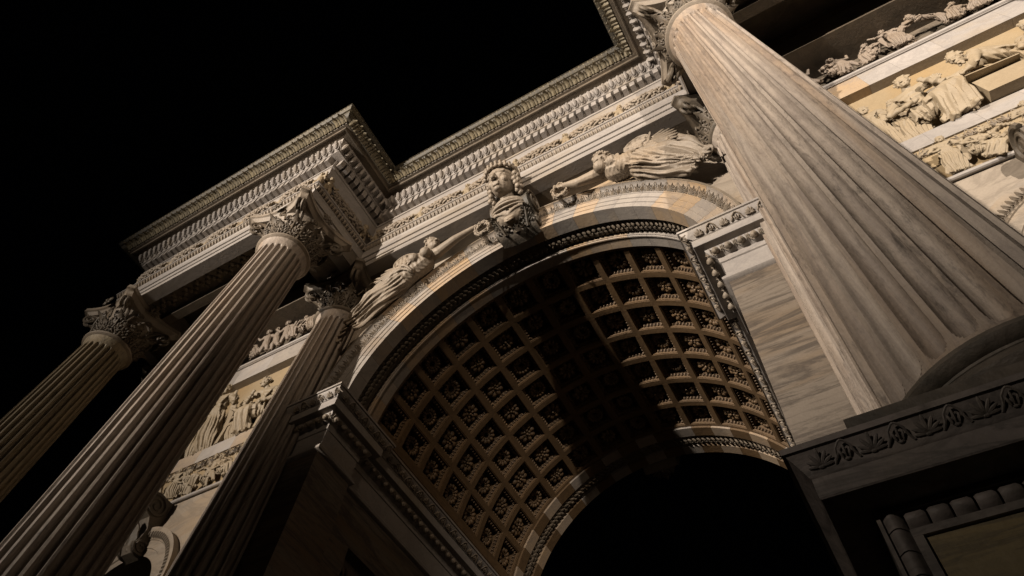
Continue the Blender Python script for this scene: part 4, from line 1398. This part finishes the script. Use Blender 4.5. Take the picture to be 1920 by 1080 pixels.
for (lx, ly, lz, w_, h_, tx) in ((0, -.22, 14.735, .46, .62, 0), (-.27, -.24, 14.745, .30, .55, -.25), (.27, -.24, 14.745, .30, .55, .25)):
    bf.merge(acanthus(w_, h_, 1.25), frame((lx, ly, lz), (1, 0, 0), (0, .62, .78), (tx, -.78, .62)))
build('acanthus_leaf', bf, M['shade_stain'], t, 60)
b = MB(); V = Vector
hc = V((-.02, -1.0, 15.80))
upv = V((.02, -.42, .88)).normalized()
look = V((-.12, -.88, -.44))
HR = .39
hb = MB()
head_prims(hb, hc, HR, look, upv, 'curls', 77, True)
# diadem and ringlets beside the face
s_ = look.cross(upv).normalized(); f_ = upv.cross(s_).normalized()
for k in range(15):
    a = rad(-112 + 16 * k)
    p = hc + s_ * HR * math.sin(a) * .95 + f_ * HR * .95 * math.cos(a) + upv * (.19 + .06 * math.cos(a))
    hb.ball(p, .058, 6, 5)
    hb.ball(p + upv * .09, (.046, .046, .065), 6, 5)
for sx in (-1, 1):
    for k in range(12):
        p = hc + s_ * sx * (.36 + .035 * math.sin(k * 1.7)) + f_ * (.04 - .06 * (k % 3)) - upv * (-.06 + .045 * k)
        hb.ball(p, .07, 6, 5)
neck = hc - upv * .54 + V((0, .14, 0))
b.capsule(hc - upv * .10 + V((0, .07, 0)), neck, .15, .18)
b.capsule(neck + V((-.27, .10, -.08)), neck + V((.27, .10, -.08)), .17, .17)
cc = neck + V((0, .14, -.16))
b.ball(cc, (.42, .34, .27), 16, 11)
b.ball(cc + V((0, .02, -.16)), (.36, .26, .20), 14, 9)
for k in range(1, 9):
    pts = []
    for j in range(13):
        th = rad(-84 + 14 * j)
        zz = .20 - .045 * k - (.03 + .045 * k) * math.cos(th) * 1.0
        f = math.sqrt(max(.08, 1 - (zz / .30) ** 2))
        pts.append(cc + V((.44 * f * math.sin(th), -.36 * f * math.cos(th) - .01, zz)))
    b.tube(pts, [.022 + .016 * (k % 2)] * 13, 6)
me = join_mesh(remesh(b, .0115, 1, .35), remesh(hb, .0085, 1, .3)); me.materials.append(M['carved'])
link('bust', me, None, t)
# keystone on the far face, seen through the arch
b = MB()
prof = [(7.30, 14.72), (7.5, 14.6), (7.62, 14.72), (7.75, 15.0), (7.9, 15.3), (7.3, 15.6)]
b.grid([[(x, y, z) for x in (-.45, .45)] for y, z in prof], flip=True)
for sx in (-.45, .45): b.add([(sx, y, z) for y, z in prof], [tuple(range(len(prof)))])
b.merge(acanthus(.6, .5, 1.4), frame((0, 7.5, 14.6), (-1, 0, 0), (0, -.5, .8), (0, .8, .5)))
build('rear_keystone', b, M['dark'], arch)
for o in bpy.data.objects:
    if o.parent is None and o.get('category'):
        o['kind'] = 'thing'
